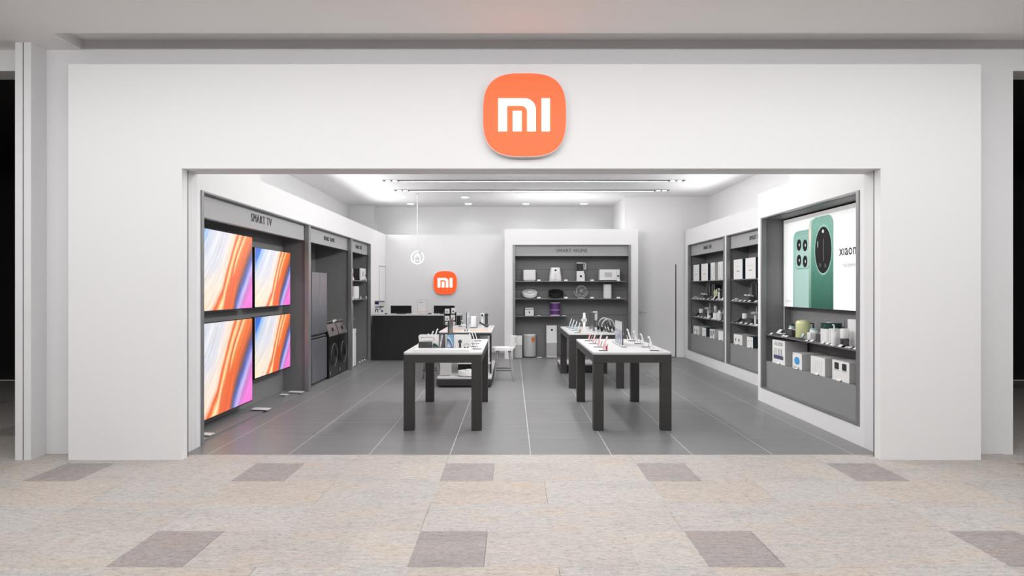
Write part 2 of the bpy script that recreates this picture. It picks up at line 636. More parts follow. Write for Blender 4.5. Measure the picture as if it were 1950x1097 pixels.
c1 = nramp(nnoise(1.7, 5), [(0.3, (0.90, 0.88, 0.86)), (0.5, (1, 1, 1)), (0.66, (1.04, 0.97, 0.90)), (0.8, (0.97, 0.86, 0.74))])
c2 = nramp(nnoise(13, 7, 0.75), [(0.38, (0.78, 0.78, 0.78)), (0.47, (0.97, 0.97, 0.97)), (0.54, (1.03, 1.03, 1.03)), (0.64, (1.12, 1.12, 1.12))])
c3 = nramp(nnoise(34, 6, 0.8), [(0.35, (0.42, 0.41, 0.40)), (0.425, (0.90, 0.90, 0.90)), (0.5, (1.02, 1.02, 1.02)), (0.62, (1.12, 1.12, 1.12))])
c4 = nramp(nnoise(5.2, 6, 0.72), [(0.285, (0.50, 0.50, 0.50)), (0.31, (1, 1, 1)), (0.6, (1, 1, 1)), (0.8, (1.04, 1.0, 0.94))])
stone_col = nmul(nmul(nmul(nmul(at.outputs['Color'], c1), c2), c3), c4)
nt.links.new(stone_col, bs.inputs['Base Color'])
bs.inputs['Roughness'].default_value = 0.62
bs.inputs['Specular IOR Level'].default_value = 0.3

TONES = {'p': (0.490, 0.452, 0.424), 'w': (0.500, 0.472, 0.450), 'o': (0.510, 0.455, 0.408), 'd': (0.355, 0.322, 0.314), 'l': (0.515, 0.480, 0.446)}
PER = 1.737
PAT = [[(-0.602, 'd'), (-0.163, 'p'), (0.729, 'l')],
       [(-0.585, 'o'), (0.267, 'w')],
       [(0.266, 'p'), (1.13, 'w')]]
ROWS_Y0 = 6.257


def stone_floor():
    bm = bmesh.new()
    lay = bm.loops.layers.float_color.new('tone')
    zones = [(-10.0, 10.0, -9.0, 6.58), (-10.0, -4.55, 6.58, 11.9), (4.75, 10.0, 6.58, 11.9)]

    def put(x0, x1, y0, y1, z, c):
        for zx0, zx1, zy0, zy1 in zones:
            a0, a1, b0, b1 = max(x0, zx0), min(x1, zx1), max(y0, zy0), min(y1, zy1)
            if a1 - a0 > 1e-4 and b1 - b0 > 1e-4:
                f = bm.faces.new([bm.verts.new(p) for p in ((a0, b0, z), (a1, b0, z), (a1, b1, z), (a0, b1, z))])
                for lp in f.loops:
                    lp[lay] = (*c, 1)
    for zx0, zx1, zy0, zy1 in zones:
        f = bm.faces.new([bm.verts.new(p) for p in ((zx0, zy0, -0.004), (zx1, zy0, -0.004), (zx1, zy1, -0.004), (zx0, zy1, -0.004))])
        for lp in f.loops:
            lp[lay] = (0.22, 0.20, 0.19, 1)
    rnd = random.Random(3)
    for r in range(-10, 27):
        y1 = ROWS_Y0 - 0.583 * r
        pat = PAT[r % 3]
        strong = (r % 3) == 0
        for k in range(-8, 8):
            for i, (xs, key) in enumerate(pat):
                xe = pat[i + 1][0] if i + 1 < len(pat) else pat[0][0] + PER
                c = TONES[key]
                j = 1 + rnd.uniform(-0.025, 0.025)
                g1 = 0.0022 if key in 'pw' and i > 0 else 0.0004
                put(xs + k * PER + g1, xe + k * PER - 0.0004, y1 - 0.583 + (0.0013 if strong else 0.0005), y1 - 0.0005, 0.0, tuple(q * j * 0.945 for q in c))
    me = bpy.data.meshes.new('floor')
    bm.to_mesh(me)
    bm.free()
    me.materials.append(STONE)
    o = bpy.data.objects.new('floor', me)
    COL.objects.link(o)
    return tag(o, 'beige travertine tile floor of the mall in front of the shop', 'floor', kind='structure')


stone_floor()

# shop floor: large grey porcelain tiles with pale joints
PORC = bpy.data.materials.new('grey_porcelain')
PORC.use_nodes = True
nt = PORC.node_tree
bs = nt.nodes['Principled BSDF']
tc = nt.nodes.new('ShaderNodeTexCoord')
mpn = nt.nodes.new('ShaderNodeMapping')
mpn.inputs['Scale'].default_value = (0.7, 5.0, 1.0)
nt.links.new(tc.outputs['Object'], mpn.inputs['Vector'])
k1 = nramp(nnoise(1.6, 4), [(0.3, (0.188, 0.187, 0.188)), (0.55, (0.206, 0.204, 0.205)), (0.75, (0.223, 0.22, 0.221))])
nt.links.new(k1, bs.inputs['Base Color'])
bs.inputs['Roughness'].default_value = 0.36
bs.inputs['Specular IOR Level'].default_value = 0.36
fl = MB()
XJ = [-4.3] + [0.18 + 0.779 * k for k in range(-5, 6)] + [4.7]
YJ = [6.58] + [8.15 + 0.785 * k for k in range(-1, 13)] + [18.05]
for i in range(len(XJ) - 1):
    for j in range(len(YJ) - 1):
        gx = 0.0034
        gy = 0.0022 if (j % 4 == 2 or j % 4 == 0) else 0.0009
        gy2 = 0.0022 if ((j + 1) % 4 == 2 or (j + 1) % 4 == 0) else 0.0009
        x0, x1 = max(XJ[i], -4.25) + gx, min(XJ[i + 1], 4.65) - gx
        y0, y1 = YJ[j] + (0 if j == 0 else gy), YJ[j + 1] - gy2
        if x1 > x0 and y1 > y0:
            fl.bm.faces.new([fl.bm.verts.new(p) for p in ((x0, y0, 0), (x1, y0, 0), (x1, y1, 0), (x0, y1, 0))])
shopfloor = struct('floor', fl, PORC, 'grey porcelain tile floor inside the shop', 'floor')
M_JOINT = mat('pale_tile_joint', (0.66, 0.65, 0.64), 0.7, vary=0.0, **L)
jm = MB()
jm.box(-4.25, 4.65, 6.5805, 18.05, -0.05, -0.0012)
jo = jm.build('tile_joint', M_JOINT, shopfloor)

# mall: ceiling with a slot along the shop front, wall around the shop, pilaster, dark neighbouring units
mc = MB()
mc.box(-10, 10, -9, 6.16, 3.907, 4.25)
mc.box(-10, -4.155, 6.16, 6.86, 3.907, 4.25)
mc.box(-4.155, 10, 6.16, 6.86, 4.004, 4.25)
struct('ceiling', mc, M_MALLCEIL, 'white mall ceiling with a recessed slot along the shop front', 'ceiling')

wf = MB()
wf.prism([(-10, 4.1), (-10, 3.704), (-4.647, 3.704), (-4.647, 0), (-3.169, 0), (-3.169, 2.753), (3.543, 2.753), (3.543, 0),
          (4.84, 0), (4.84, 3.704), (10, 3.704), (10, 4.1)], 'y', 6.595, 6.865)
wf.prism([(-4.0, 3.6), (-4.0, 0), (-3.169, 0), (-3.169, 2.753), (3.543, 2.753), (3.543, 0), (4.2, 0), (4.2, 3.6)], 'y', 6.516, 6.596)
struct('wall_front', wf, M_MALLWALL, 'grey mall wall around the white shop front', 'wall')

fp = MB()
fp.prism([(-4.147, 0), (-3.085, 0), (-3.085, 2.724), (3.445, 2.724), (3.445, 0), (4.383, 0), (4.383, 3.70), (-4.147, 3.70)], 'y', 6.38, 6.49)
struct('wall_facade', fp, M_FACADE, 'smooth white shop front panel around the wide opening', 'wall')
tr = MB()
tr.prism([(-3.6, 0), (-3.089, 0), (-3.089, 2.727), (3.449, 2.727), (3.449, 0), (3.9, 0), (3.9, 3.2), (-3.6, 3.2)], 'y', 6.491, 6.515)
struct('trim_1', tr, M_TRIM, 'thin dark metal strip lining the shop opening', 'trim')

pl = MB()
pl.box(-4.647, -4.578, 6.384, 6.594, 0, 3.906)
pl.box(-4.566, -4.497, 6.384, 6.594, 0, 3.906)
pl.box(-4.58, -4.564, 6.42, 6.59, 0, 3.9)
pil = struct('trim_2', pl, M_MALLWALL, 'grey pilaster with a dark vertical groove left of the shop front', 'pilaster')
gv = MB()
gv.box(-4.577, -4.567, 6.395, 6.419, 0.002, 3.9)
gv.build('groove', M_BLACK, pil, 'dark groove')

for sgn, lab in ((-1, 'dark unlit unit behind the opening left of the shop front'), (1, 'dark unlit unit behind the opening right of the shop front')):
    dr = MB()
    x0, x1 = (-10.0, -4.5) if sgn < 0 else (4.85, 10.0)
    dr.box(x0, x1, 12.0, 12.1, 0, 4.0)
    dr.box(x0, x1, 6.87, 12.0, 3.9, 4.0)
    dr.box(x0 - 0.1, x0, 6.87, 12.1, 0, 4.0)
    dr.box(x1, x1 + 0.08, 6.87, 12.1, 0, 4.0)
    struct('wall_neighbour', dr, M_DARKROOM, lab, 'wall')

# shop shell
struct('ceiling', MB().box(-4.3, 4.7, 6.865, 18.1, 3.76, 3.9), M_CEIL, 'white shop ceiling with two long line lights', 'ceiling')
struct('wall_left', MB().box(-4.38, -4.22, 6.865, 18.1, -0.04, 3.76), M_WALL, 'light grey shop wall above the left display cabinets', 'wall')
struct('wall_right', MB().box(4.62, 4.70, 6.865, 18.1, -0.04, 3.76), M_WALL, 'light grey shop wall above the right display cabinets', 'wall')
struct('wall_back', MB().box(-4.22, 4.62, 18.0, 18.1, -0.04, 3.76), M_WALL, 'light grey upper back wall of the shop', 'wall')
struct('wall_back_low', MB().box(-4.2, 0.0, 17.17, 17.30, 0, 2.96), M_WALL, 'light grey partition behind the cash counter carrying the small orange sign', 'wall')
struct('wall_back_pillar', MB().box(-4.219, -3.567, 17.70, 17.999, 0, 3.759), M_WALL, 'light grey wall pillar in the back left corner', 'wall')
struct('wall_back_right', MB().box(2.64, 4.619, 16.0, 17.999, 0, 3.759), M_WALL, 'light grey wall block with the flush door in the back right corner', 'wall')
bb = MB()
bb.box(3.86, 4.045, 15.985, 16.0, 0.0, 0.06)
bb.box(-1.1, -0.17, 17.155, 17.17, 0.0, 0.06)
struct('baseboard_back', bb, M_WALL, 'low grey baseboard along the back walls', 'baseboard')

d1 = thing('door_1', 'flush light grey door with a lever handle in the back right corner', 'door', (3.37, 16.0, 0))
d1['kind'] = 'structure'
MB().box(-0.45, 0.455, -0.012, -0.001, 0.012, 2.178).build('door_leaf', M_WALL, d1)
dgap = MB()
dgap.box(0.457, 0.478, -0.006, -0.001, 0, 2.178)
dgap.box(-0.45, 0.457, -0.006, -0.001, 0.0, 0.010)
dgap.build('door_gap', M_BLACK, d1)
hd = MB()
hd.cyl(0, 0, 0, 0.012, 0.026)
hd.xf(Matrix.Translation((-0.37, -0.013, 1.05)) @ Matrix.Rotation(PI / 2, 4, 'X'))
hd.tube([(-0.37, -0.02, 1.05), (-0.37, -0.06, 1.05), (-0.25, -0.062, 1.048), (-0.225, -0.06, 1.048)], 0.010)
hd.build('door_handle', M_CHROME, d1, smooth=True)

bk = MB()
bk.box(-4.219, -3.58, 6.866, 9.70, 2.961, 3.759)
struct('wall_left_bulkhead', bk, M_WHITE, 'short white bulkhead above the television bay', 'wall')
bk = MB()
bk.box(4.0, 4.619, 6.866, 9.83, 2.961, 3.759)
struct('wall_right_bulkhead', bk, M_WHITE, 'short white bulkhead above the near right cabinet', 'wall')

# white panelled surrounds of the built-in cabinets
XL, XR, XRF = -3.169, 3.543, 4.045
lw = MB()
lw.box(-4.2, XL, 6.866, 17.168, 2.607, 2.96)
lw.box(-4.2, XL, 6.866, 6.947, 0, 2.607)
lw.box(-4.2, XL, 15.287, 17.168, 0, 2.607)
struct('wall_left_surround', lw, M_WHITE, 'white panelled surround of the left wall cabinets', 'wall')
d2 = thing('door_2', 'narrow white hatch door flush in the left panelling beside the counter', 'door', (XL, 16.70, 0), LEFT)
d2['kind'] = 'structure'
MB().box(-0.40, 0.40, -0.004, -0.001, 0.02, 2.14).build('door_leaf', M_WHITE, d2)
dg = MB()
dg.box(-0.415, -0.402, -0.003, -0.0005, 0.0, 2.157)
dg.box(0.402, 0.415, -0.003, -0.0005, 0.0, 2.157)
dg.box(-0.402, 0.402, -0.003, -0.0005, 2.142, 2.157)
dg.build('door_gap', M_TRIM, d2)

rw = MB()
rw.box(XR, 4.61, 6.866, 9.83, 2.607, 2.96)
rw.box(XR, 4.61, 6.866, 6.955, 0, 2.607)
rw.box(XR, 4.61, 9.700, 9.83, 0, 2.607)
rw.box(XR, 4.61, 6.955, 9.700, 0, 0.198)
struct('wall_right_surround', rw, M_WHITE, 'white panelled surround of the near right cabinet with the green phone poster', 'wall')
rw = MB()
rw.box(XRF, 4.61, 9.831, 15.93, 2.607, 2.96)
rw.box(XRF, 4.61, 9.831, 10.16, 0.1985, 2.606)
rw.box(XRF, 4.61, 15.68, 15.93, 0.1985, 2.606)
rw.box(XRF, 4.61, 12.86, 12.98, 0.1985, 2.606)
rw.box(XRF, 4.61, 9.831, 15.93, 0, 0.198)
struct('wall_right_surround', rw, M_WHITE, 'white panelled surround of the two far right cabinets', 'wall')
cw = MB()
cw.box(-0.168, 2.873, 15.55, 15.999, 2.607, 2.96)
cw.box(-0.168, 0.016, 15.55, 17.169, 0, 2.607)
cw.box(2.71, 2.873, 15.55, 15.999, 0, 2.607)
cw.box(-0.168, 2.64, 15.999, 17.169, 2.607, 2.96)
struct('wall_back_surround', cw, M_WHITE, 'white portal around the appliance cabinet on the back wall', 'wall')


# ------------------------------------------------------------------ built-in cabinets
def cabinet(label, loc, rz, w, depth, z0, z1, title=None, shelves=(), bin_z=None, floor_t=0.02, fr=0.055, title_size=0.105, seams=(), title_sx=1.0):
    """x runs along the wall (0..w), front plane at y=0, depth towards +y"""
    t = thing('display_cabinet', label, 'cabinet', loc, rz)
    f = MB()
    f.box(0, fr, -0.012, 0.05, z0, z1)
    f.box(w - fr, w, -0.012, 0.05, z0, z1)
    f.box(fr, w - fr, -0.012, 0.05, z1 - 0.016, z1)
    if z0 > 0.05:
        f.box(fr, w - fr, -0.012, 0.05, z0, z0 + 0.016)
    f.build('frame', M_FRAME, t)
    MB().box(0.0, w, depth, depth + 0.02, z0, z1).build('back_panel', M_NICHE, t)
    for a in (0.0, w - 0.02):
        MB().box(a + 0.001, a + 0.019, 0.05, depth, z0, z1).build('side_panel', M_NICHE, t)
    MB().box(0.02, w - 0.02, 0.05, depth, z1 - 0.02, z1).build('top_panel', M_NICHE, t)
    MB().box(0.02, w - 0.02, 0.0505, depth, z0, z0 + floor_t).build('base_panel', M_NICHE, t)
    if title:
        h = MB().box(0.02, w - 0.02, 0.06, 0.13, 2.35, z1 - 0.021).build('header', M_HEAD, t)
        ws = [MB().text(q, title_size, 0, 2.438, 0.058, ext=0.004, align='LEFT', spacing=1.12) for q in title.split()]
        wd = [q.xr()[1] for q in ws]
        gap = title_size * 0.42
        x = w / 2 - (sum(wd) + gap * (len(ws) - 1)) / 2
        for q, d in zip(ws, wd):
            q.xf(Matrix.Translation((x, 0, 0))).build('lettering', M_LETTER, h, 'dark letters')
            x += d + gap
    for zz, a, b in shelves:
        MB().box(a, b, 0.055, depth - 0.002, zz - 0.014, zz).build('shelf', M_FRAME, t)
    if bin_z:
        MB().box(0.022, w - 0.022, 0.051, depth - 0.002, z0 + floor_t, bin_z).build('plinth', M_BIN, t)
    if seams:
        s = MB()
        for zz in seams:
            s.box(0.025, w - 0.025, depth - 0.0015, depth - 0.0003, zz - 0.004, zz + 0.004)
        s.build('panel_seam', M_TRIM, t)
    return t


cabinet('grey open bay of televisions headed SMART TV on the left wall', (XL, 6.947, 0), LEFT, 10.655 - 6.947, 0.40, 0, 2.605, 'SMART TV', title_size=0.145)
cabinet('grey open bay of fridge and washers headed SMART HOME on the left wall', (XL, 10.662, 0), LEFT, 13.46 - 10.662, 0.70, 0, 2.605, 'SMART HOME', floor_t=0.006)
cabinet('narrow grey shelf bay beside the cash counter on the left wall', (XL, 13.468, 0), LEFT, 15.285 - 13.468, 0.40, 0, 2.605,
        'SMART LIFE', shelves=[(1.777, 0.03, 1.72), (1.383, 0.03, 1.72), (0.985, 0.03, 0.62)])
cabinet('grey appliance cabinet headed SMART HOME on the back wall', (0.018, 15.55, 0), 0, 2.69, 0.42, 0, 2.605, 'SMART HOME',
        shelves=[(1.775, 0.025, 2.58), (1.375, 0.025, 2.58), (0.977, 0.025, 1.25)], seams=[2.05, 1.57, 0.99])
cabinet('far right grey gadget cabinet next to the flush door', (XRF, 15.679, 0), RIGHT, 15.679 - 12.981, 0.40, 0.2, 2.605, 'SMART LIFE',
        shelves=[(1.775, 0.06, 2.6), (1.372, 0.06, 2.6), (0.972, 0.06, 2.6)], bin_z=0.58)
cabinet('grey gadget cabinet half hidden behind the near right cabinet', (XRF, 12.859, 0), RIGHT, 12.859 - 10.161, 0.40, 0.2, 2.605, 'SMART LIFE',
        shelves=[(1.775, 0.06, 2.6), (1.372, 0.06, 2.6), (0.972, 0.06, 2.6)], bin_z=0.58)
cabinet('near right grey cabinet holding the green phone poster', (XR, 9.699, 0), RIGHT, 9.699 - 6.956, 0.41, 0.2, 2.605, None,
        shelves=[(0.96, 0.03, 2.7)], bin_z=0.58)

# ------------------------------------------------------------------ lamps in view
t0 = None
for yy, lab in ((13.59, 'long recessed line light nearer the shop front'), (14.94, 'long recessed line light nearer the back wall')):
    t = thing('line_light', lab, 'ceiling light', (0.435, yy, 3.76), 0, 'line lights in the shop ceiling')
    h = MB()
    h.box(-2.70, 2.70, -0.05, 0.085, -0.006, -0.0005)
    for s in (-1, 1):
        h.box(min(s * 2.70, s * 3.01), max(s * 2.70, s * 3.01), -0.05, 0.12, -0.006, -0.0005)
    h.build('housing', M_BLACK, t)
    MB().box(-2.69, 2.69, 0.086, 0.20, -0.003, -0.0005).build('diffuser', M_LAMP, t)
    for x in (-2.91, -2.775, 2.775, 2.91):
        MB().cyl(x, 0.04, -0.009, -0.0061, 0.05).build('spot_lens', M_LAMP, t)
nm = ['first', 'second', 'third', 'last']
for i, (xx, yy) in enumerate(DOWN):
    t = thing('downlight', 'small round downlight, %s from the left in the %s row' % (nm[i % 4], 'front' if i < 4 else 'back'), 'downlight',
              (xx, yy, 3.76), 0, 'round downlights in the shop ceiling')
    MB().cyl(0, 0, -0.006, -0.0005, 0.10).build('trim_ring', M_PWHITE, t)
    MB().cyl(0, 0, -0.010, -0.006, 0.085).build('lens', M_LAMP, t)


# ------------------------------------------------------------------ signs
def squircle(r, n=3.0, k=96):
    p = []
    for i in range(k):
        a = 2 * PI * i / k
        c, s = math.cos(a), math.sin(a)
        p.append((r * math.copysign(abs(c) ** (2 / n), c), r * math.copysign(abs(s) ** (2 / n), s)))
    return p


def logo(label, loc, r, depth, mo):
    t = thing('square_sign', label, 'sign', loc)
    MB().prism(squircle(r), 'y', -depth, 0).build('sign_box', M_SIGNB, t)
    MB().prism(squircle(r * 0.985), 'y', -depth - r * 0.012, -depth - 0.0004).build('sign_face', mo, t)
    d0, d1_ = -depth - r * 0.03, -depth - r * 0.0125
    g = MB()

    def arc(cx, cz, rr, a0, a1, n=10):
        return [(cx + rr * math.cos(math.radians(a0 + (a1 - a0) * i / n)), cz + rr * math.sin(math.radians(a0 + (a1 - a0) * i / n))) for i in range(n + 1)]
    outer = [(-.622, -.393), (-.622, .386)] + arc(.266 - .27, .386 - .27, .27, 90, 0) + [(.266, -.393), (.0655, -.393)]
    inner = arc(.0655 - .15, .218 - .15, .15, 0, 90) + [(-.419, .218), (-.419, -.393)]
    g.prism([(x * r, z * r) for x, z in outer + inner], 'y', d0, d1_)
    for x0, x1, z1 in ((-.279, -.072, .087), (.408, .600, .386)):
        g.box(x0 * r, x1 * r, d0, d1_, -.393 * r, z1 * r)
    g.build('letters', M_SIGNW, t, 'glowing white letters')
    return t


logo('large orange rounded square sign with glowing letters on the white shop front', (0.1155, 6.379, 3.206), 0.388, 0.075, M_SIGNO)
logo('small orange rounded square sign on the wall behind the counter', (-1.677, 17.169, 1.751), 0.297, 0.05, M_SIGNO2)

t = thing('hanging_sign', 'white glowing shopping bag icon hung on a rod over the counter', 'sign', (-2.15, 15.5, 2.31))
MB().tube([(0, 0, 0.155), (0, 0, 1.449)], 0.009).build('rod', M_PWHITE, t)
MB().cyl(0, 0, 1.438, 1.4495, 0.035).build('ceiling_cap', M_CHROME, t)
rg = MB()
rg.tube([(0.140 * math.sin(math.radians(a)), 0, 0.140 * math.cos(math.radians(a))) for a in range(40, 371, 10)], 0.011)
rg.build('ring', M_ICON, t, smooth=True)
bg = MB()
bg.tube([(-.048, 0, .055), (.052, 0, .055), (.068, 0, -.075), (-.068, 0, -.075)], 0.0065, closed=True, seg=6)
bg.tube([(-.028, 0, .02), (-.028, 0, .065), (-.012, 0, .088), (.012, 0, .088), (.028, 0, .065), (.028, 0, .02)], 0.0055, seg=6)
bg.build('bag_icon', M_ICON, t)
MB().cyl(0, 0, -0.003, 0.003, 0.158, seg=40).xf(Matrix.Translation((0, 0.012, 0)) @ Matrix.Rotation(PI / 2, 4, 'X')).build('clear_disc', M_ACRYL, t)


# ------------------------------------------------------------------ televisions
def television(label, y0, w, zb, h, x=-3.40):
    t = thing('television', label, 'television', (x, y0 + w / 2, zb), LEFT, 'televisions on the left wall')
    b = MB().box(-w / 2, w / 2, 0.0, 0.05, 0, h)
    b.box(-w / 2 + 0.3, w / 2 - 0.3, 0.05, 0.08, 0.15, h - 0.2, bev=0.01)
    b.build('housing', M_BLACK, t)
    MB().slab_uv(-w / 2 + 0.007, w / 2 - 0.007, 0.016, h - 0.006, -0.0035, -0.0002).build('screen', M_TV, t)
    MB().box(-0.25, 0.25, 0.0805, 0.166, 0.2, 0.2 + min(0.4, h - 0.35)).build('wall_mount', M_PDARK, t)
    return t


television('large television upper left of the four, showing flowing orange and pink waves', 7.27, 1.663, 1.339, 0.936)
television('small television upper right of the four, its waves blue in the corner', 9.02, 1.44, 1.342, 0.810)
television('largest television lower left of the four, hung just above the floor', 7.01, 1.923, 0.132, 1.086)
television('small television lower right of the four, above two white cards', 9.02, 1.44, 0.398, 0.825)

for (px, py, w, lab) in ((-3.33, 7.36, 0.20, 'white information card beside the brown booklet under the lowest television'),
                         (-3.27, 8.90, 0.21, 'white information card on the floor between the two lower televisions'),
                         (-3.37, 10.10, 0.11, 'smaller white card at the far end of the television bay'),
                         (-3.28, 10.36, 0.20, 'longer white card at the far end of the television bay')):
    t = thing('information_card', lab, 'card', (px, py, 0.0205), LEFT)
    w2 = 0.075 if w > 0.2 else 0.06
    MB().box(-w2, w2, -w / 2, w / 2, 0.012, 0.018, rot=(0.04, 0, 0), at=(0, 0, 0)).build('card_sheet', M_PWHITE, t)
    MB().box(-w2 * .8, w2 * .8, -w / 2 + .03, w / 2 - .03, 0.0, 0.011).build('card_foot', M_PDARK, t)
t = thing('booklet', 'open brown booklet lying at the foot of the lowest television', 'booklet', (-3.335, 7.12, 0.0205), LEFT)
MB().box(-0.075, 0.075, -0.10, 0.11, 0.0, 0.010).build('pages', M_CARD, t)
M_BROWN = mat('brown_cover', (0.055, 0.032, 0.028), 0.5, **L)
MB().box(-0.08, 0.0, -0.105, 0.115, 0.011, 0.018, rot=(0, 0.12, 0), at=(0, 0, 0.006)).build('cover', M_BROWN, t)

# ------------------------------------------------------------------ fridge and washers
t = thing('refrigerator', 'tall graphite four door refrigerator in the appliance bay', 'refrigerator', (-3.25, 11.09, 0.0065), LEFT)
MB().box(0, 0.90, 0.06, 0.60, 0.035, 1.868).build('body', M_PDARK, t)
MB().box(0.01, 0.89, 0.03, 0.0595, 0.70, 0.83).build('handle_recess', M_BLACK, t)
MB().box(0.02, 0.88, 0.05, 0.55, 0, 0.034).build('foot_plinth', M_BLACK, t)
for z0, z1 in ((0.04, 0.75), (0.835, 1.868)):
    for x0, x1 in ((0.0, 0.447), (0.453, 0.90)):
        MB().box(x0, x1, 0.0, 0.055, z0, z1, bev=0.008).build('door', M_FRIDGE, t)
MB().box(0.012, 0.888, 0.012, 0.029, 0.775, 0.80).build('handle_rail', M_CHROME, t)
MB().box(0.47, 0.485, -0.002, -0.0003, 1.32, 1.52).build('control_strip', M_PGREY, t)


def washer(label, y0):
    t = thing('washing_machine', label, 'washing machine', (-3.222, y0, 0.0065), LEFT, 'black washers in the appliance bay')
    b = MB()
    b.prism([(0, 0.02), (0.62, 0.02), (0.62, 0.96), (0.075, 0.96), (0.0, 0.74)], 'x', 0, 0.65)
    b.build('body', M_WASH, t)
    for x in (0.05, 0.6):
        for y in (0.05, 0.57):
            MB().cyl(x, y, 0, 0.0195, 0.025, seg=12).build('foot', M_BLACK, t)
    ang = math.atan2(0.075, 0.22)
    p = MB().box(0.012, 0.638, -0.008, -0.0005, 0.008, 0.225)
    p.xf(Matrix.Translation((0, 0, 0.74)) @ Matrix.Rotation(-ang, 4, 'X'))
    p = p.build('control_panel', M_WPAN, t)
    k = MB().cyl(0, 0, 0, 0.02, 0.035)
    k.xf(Matrix.Translation((0, 0, 0.74)) @ Matrix.Rotation(-ang, 4, 'X') @ Matrix.Translation((0.33, -0.0085, 0.12)) @ Matrix.Rotation(PI / 2, 4, 'X'))
    k.build('dial', M_BLACK, p, smooth=True)
    d = MB()
    d.lathe([(0.17, -0.012), (0.12, -0.03), (0.02, -0.034)], 0.325, 0, 40, 'y', 0.40)
    dd = d.build('door', M_SCREENOFF, t, 'dark round glass door', smooth=True)
    MB().tube([(0.325 + 0.20 * math.cos(a * PI / 20), -0.008, 0.40 + 0.20 * math.sin(a * PI / 20)) for a in range(40)], 0.006, closed=True).build('door_ring', M_WPAN, dd, smooth=True)
    MB().box(0.05, 0.075, -0.002, -0.0003, 0.06, 0.13).build('sticker', M_PGREY, t)
    return t


washer('black front loading washer next to the graphite refrigerator', 12.035)
washer('black front loading washer farther from the refrigerator, beside the bay divider', 12.715)
for y, lab in ((12.33, 'folded white card on the washer next to the refrigerator'), (13.05, 'folded white card on the farther washer')):
    t = thing('information_card', lab, 'card', (-3.36, y, 0.967), LEFT)
    c = MB().box(-0.13, 0.13, -0.0, 0.004, 0, 0.085, rot=(1.1, 0, 0), at=(0, 0, 0.006))
    c.build('front_leaf', M_PWHITE, t)
    MB().box(-0.13, 0.13, 0.03, 0.034, 0.0, 0.045).build('back_leaf', M_PWHITE, t)

# ------------------------------------------------------------------ cash counter and what stands on it
t = thing('cash_counter', 'long black cash counter with a thin white top', 'counter', (-3.118, 15.24, 0))
MB().box(0, 0.995, 0, 0.6, 0.0, 0.998).build('front_panel', M_COUNTER, t)
MB().box(1.003, 1.968, 0, 0.6, 0.0, 0.998).build('front_panel', M_COUNTER, t)
MB().box(0.9955, 1.0025, 0.01, 0.59, 0.0, 0.998).build('panel_gap', M_BLACK, t)
MB().box(-0.005, 1.972, -0.006, 0.605, 0.9985, 1.026).build('counter_top', M_TOP, t)
for x, lab in ((-2.52, 'black monitor back near the left end of the cash counter'), (-1.54, 'black monitor back near the right end of the cash counter')):
    t = thing('monitor', lab, 'monitor', (x, 15.50, 1.0265), 0, 'monitors on the cash counter')
    MB().box(-0.236, 0.236, 0, 0.03, 0.012, 0.192, bev=0.004).build('display', M_SCREENOFF, t)
    b = MB().box(-0.03, 0.03, 0.031, 0.05, 0.01, 0.13)
    b.build('neck', M_PDARK, t)
    MB().box(-0.10, 0.10, 0.005, 0.16, 0, 0.0095).build('foot', M_PDARK, t)
t = thing('sign_holder', 'clear stand with a white sheet and orange line between the two monitors', 'sign', (-2.02, 15.36, 1.0265))
MB().box(-0.10, 0.10, 0.0, 0.003, 0.03, 0.315).build('sheet', M_CARD, t)
MB().box(-0.108, 0.108, 0.004, 0.010, 0.008, 0.325).build('clear_panel', M_ACRYL, t)
MB().box(-0.108, 0.108, -0.03, 0.05, 0, 0.007).build('foot', M_PWHITE, t)
MB().box(-0.10, 0.10, -0.0015, -0.0003, 0.052, 0.059).build('orange_line', M_ORANGE, t)
m = MB()
m.text('xiaomi', 0.035, -0.075, 0.255, -0.0012, 0.0004, 'LEFT')
m.build('lettering', M_INK, t)
t = thing('sign_holder', 'clear stand with a sheet of blue product pictures at the left end of the counter', 'sign', (-2.985, 15.38, 1.0265))
MB().box(-0.115, 0.115, 0.0, 0.003, 0.012, 0.30).build('sheet', M_CARD, t)
MB().box(-0.122, 0.122, 0.004, 0.010, 0.006, 0.31).build('clear_panel', M_ACRYL, t)
MB().box(-0.122, 0.122, -0.03, 0.05, 0, 0.0055).build('foot', M_PWHITE, t)
M_NAVY = mat('print_navy', (0.012, 0.016, 0.09), 0.5, vary=0.3, scale=25, **L)
M_SLATE = mat('print_slate', (0.05, 0.09, 0.14), 0.5, vary=0.4, scale=30, **L)
for (x0, x1, z0, z1, mm, nm_) in ((-.105, .105, .275, .293, M_NAVY, 'heading_bar'), (-.105, -.015, .222, .274, M_NAVY, 'product_picture'),
                                  (-.01, .095, .160, .182, M_INK, 'product_picture'), (-.10, -.015, .152, .172, M_SLATE, 'product_picture'),
                                  (-.012, .05, .146, .158, M_SLATE, 'product_picture'), (-.10, -.082, .04, .12, M_INK, 'product_picture'),
                                  (-.045, -.027, .04, .12, M_INK, 'product_picture'), (-.08, -.047, .10, .125, M_INK, 'product_picture'),
                                  (-.005, .045, .11, .128, M_INKV, 'product_picture'), (.03, .085, .05, .09, M_SLATE, 'product_picture')):
    MB().box(x0, x1, -0.0015, -0.0003, z0, z1).build(nm_, mm, t)
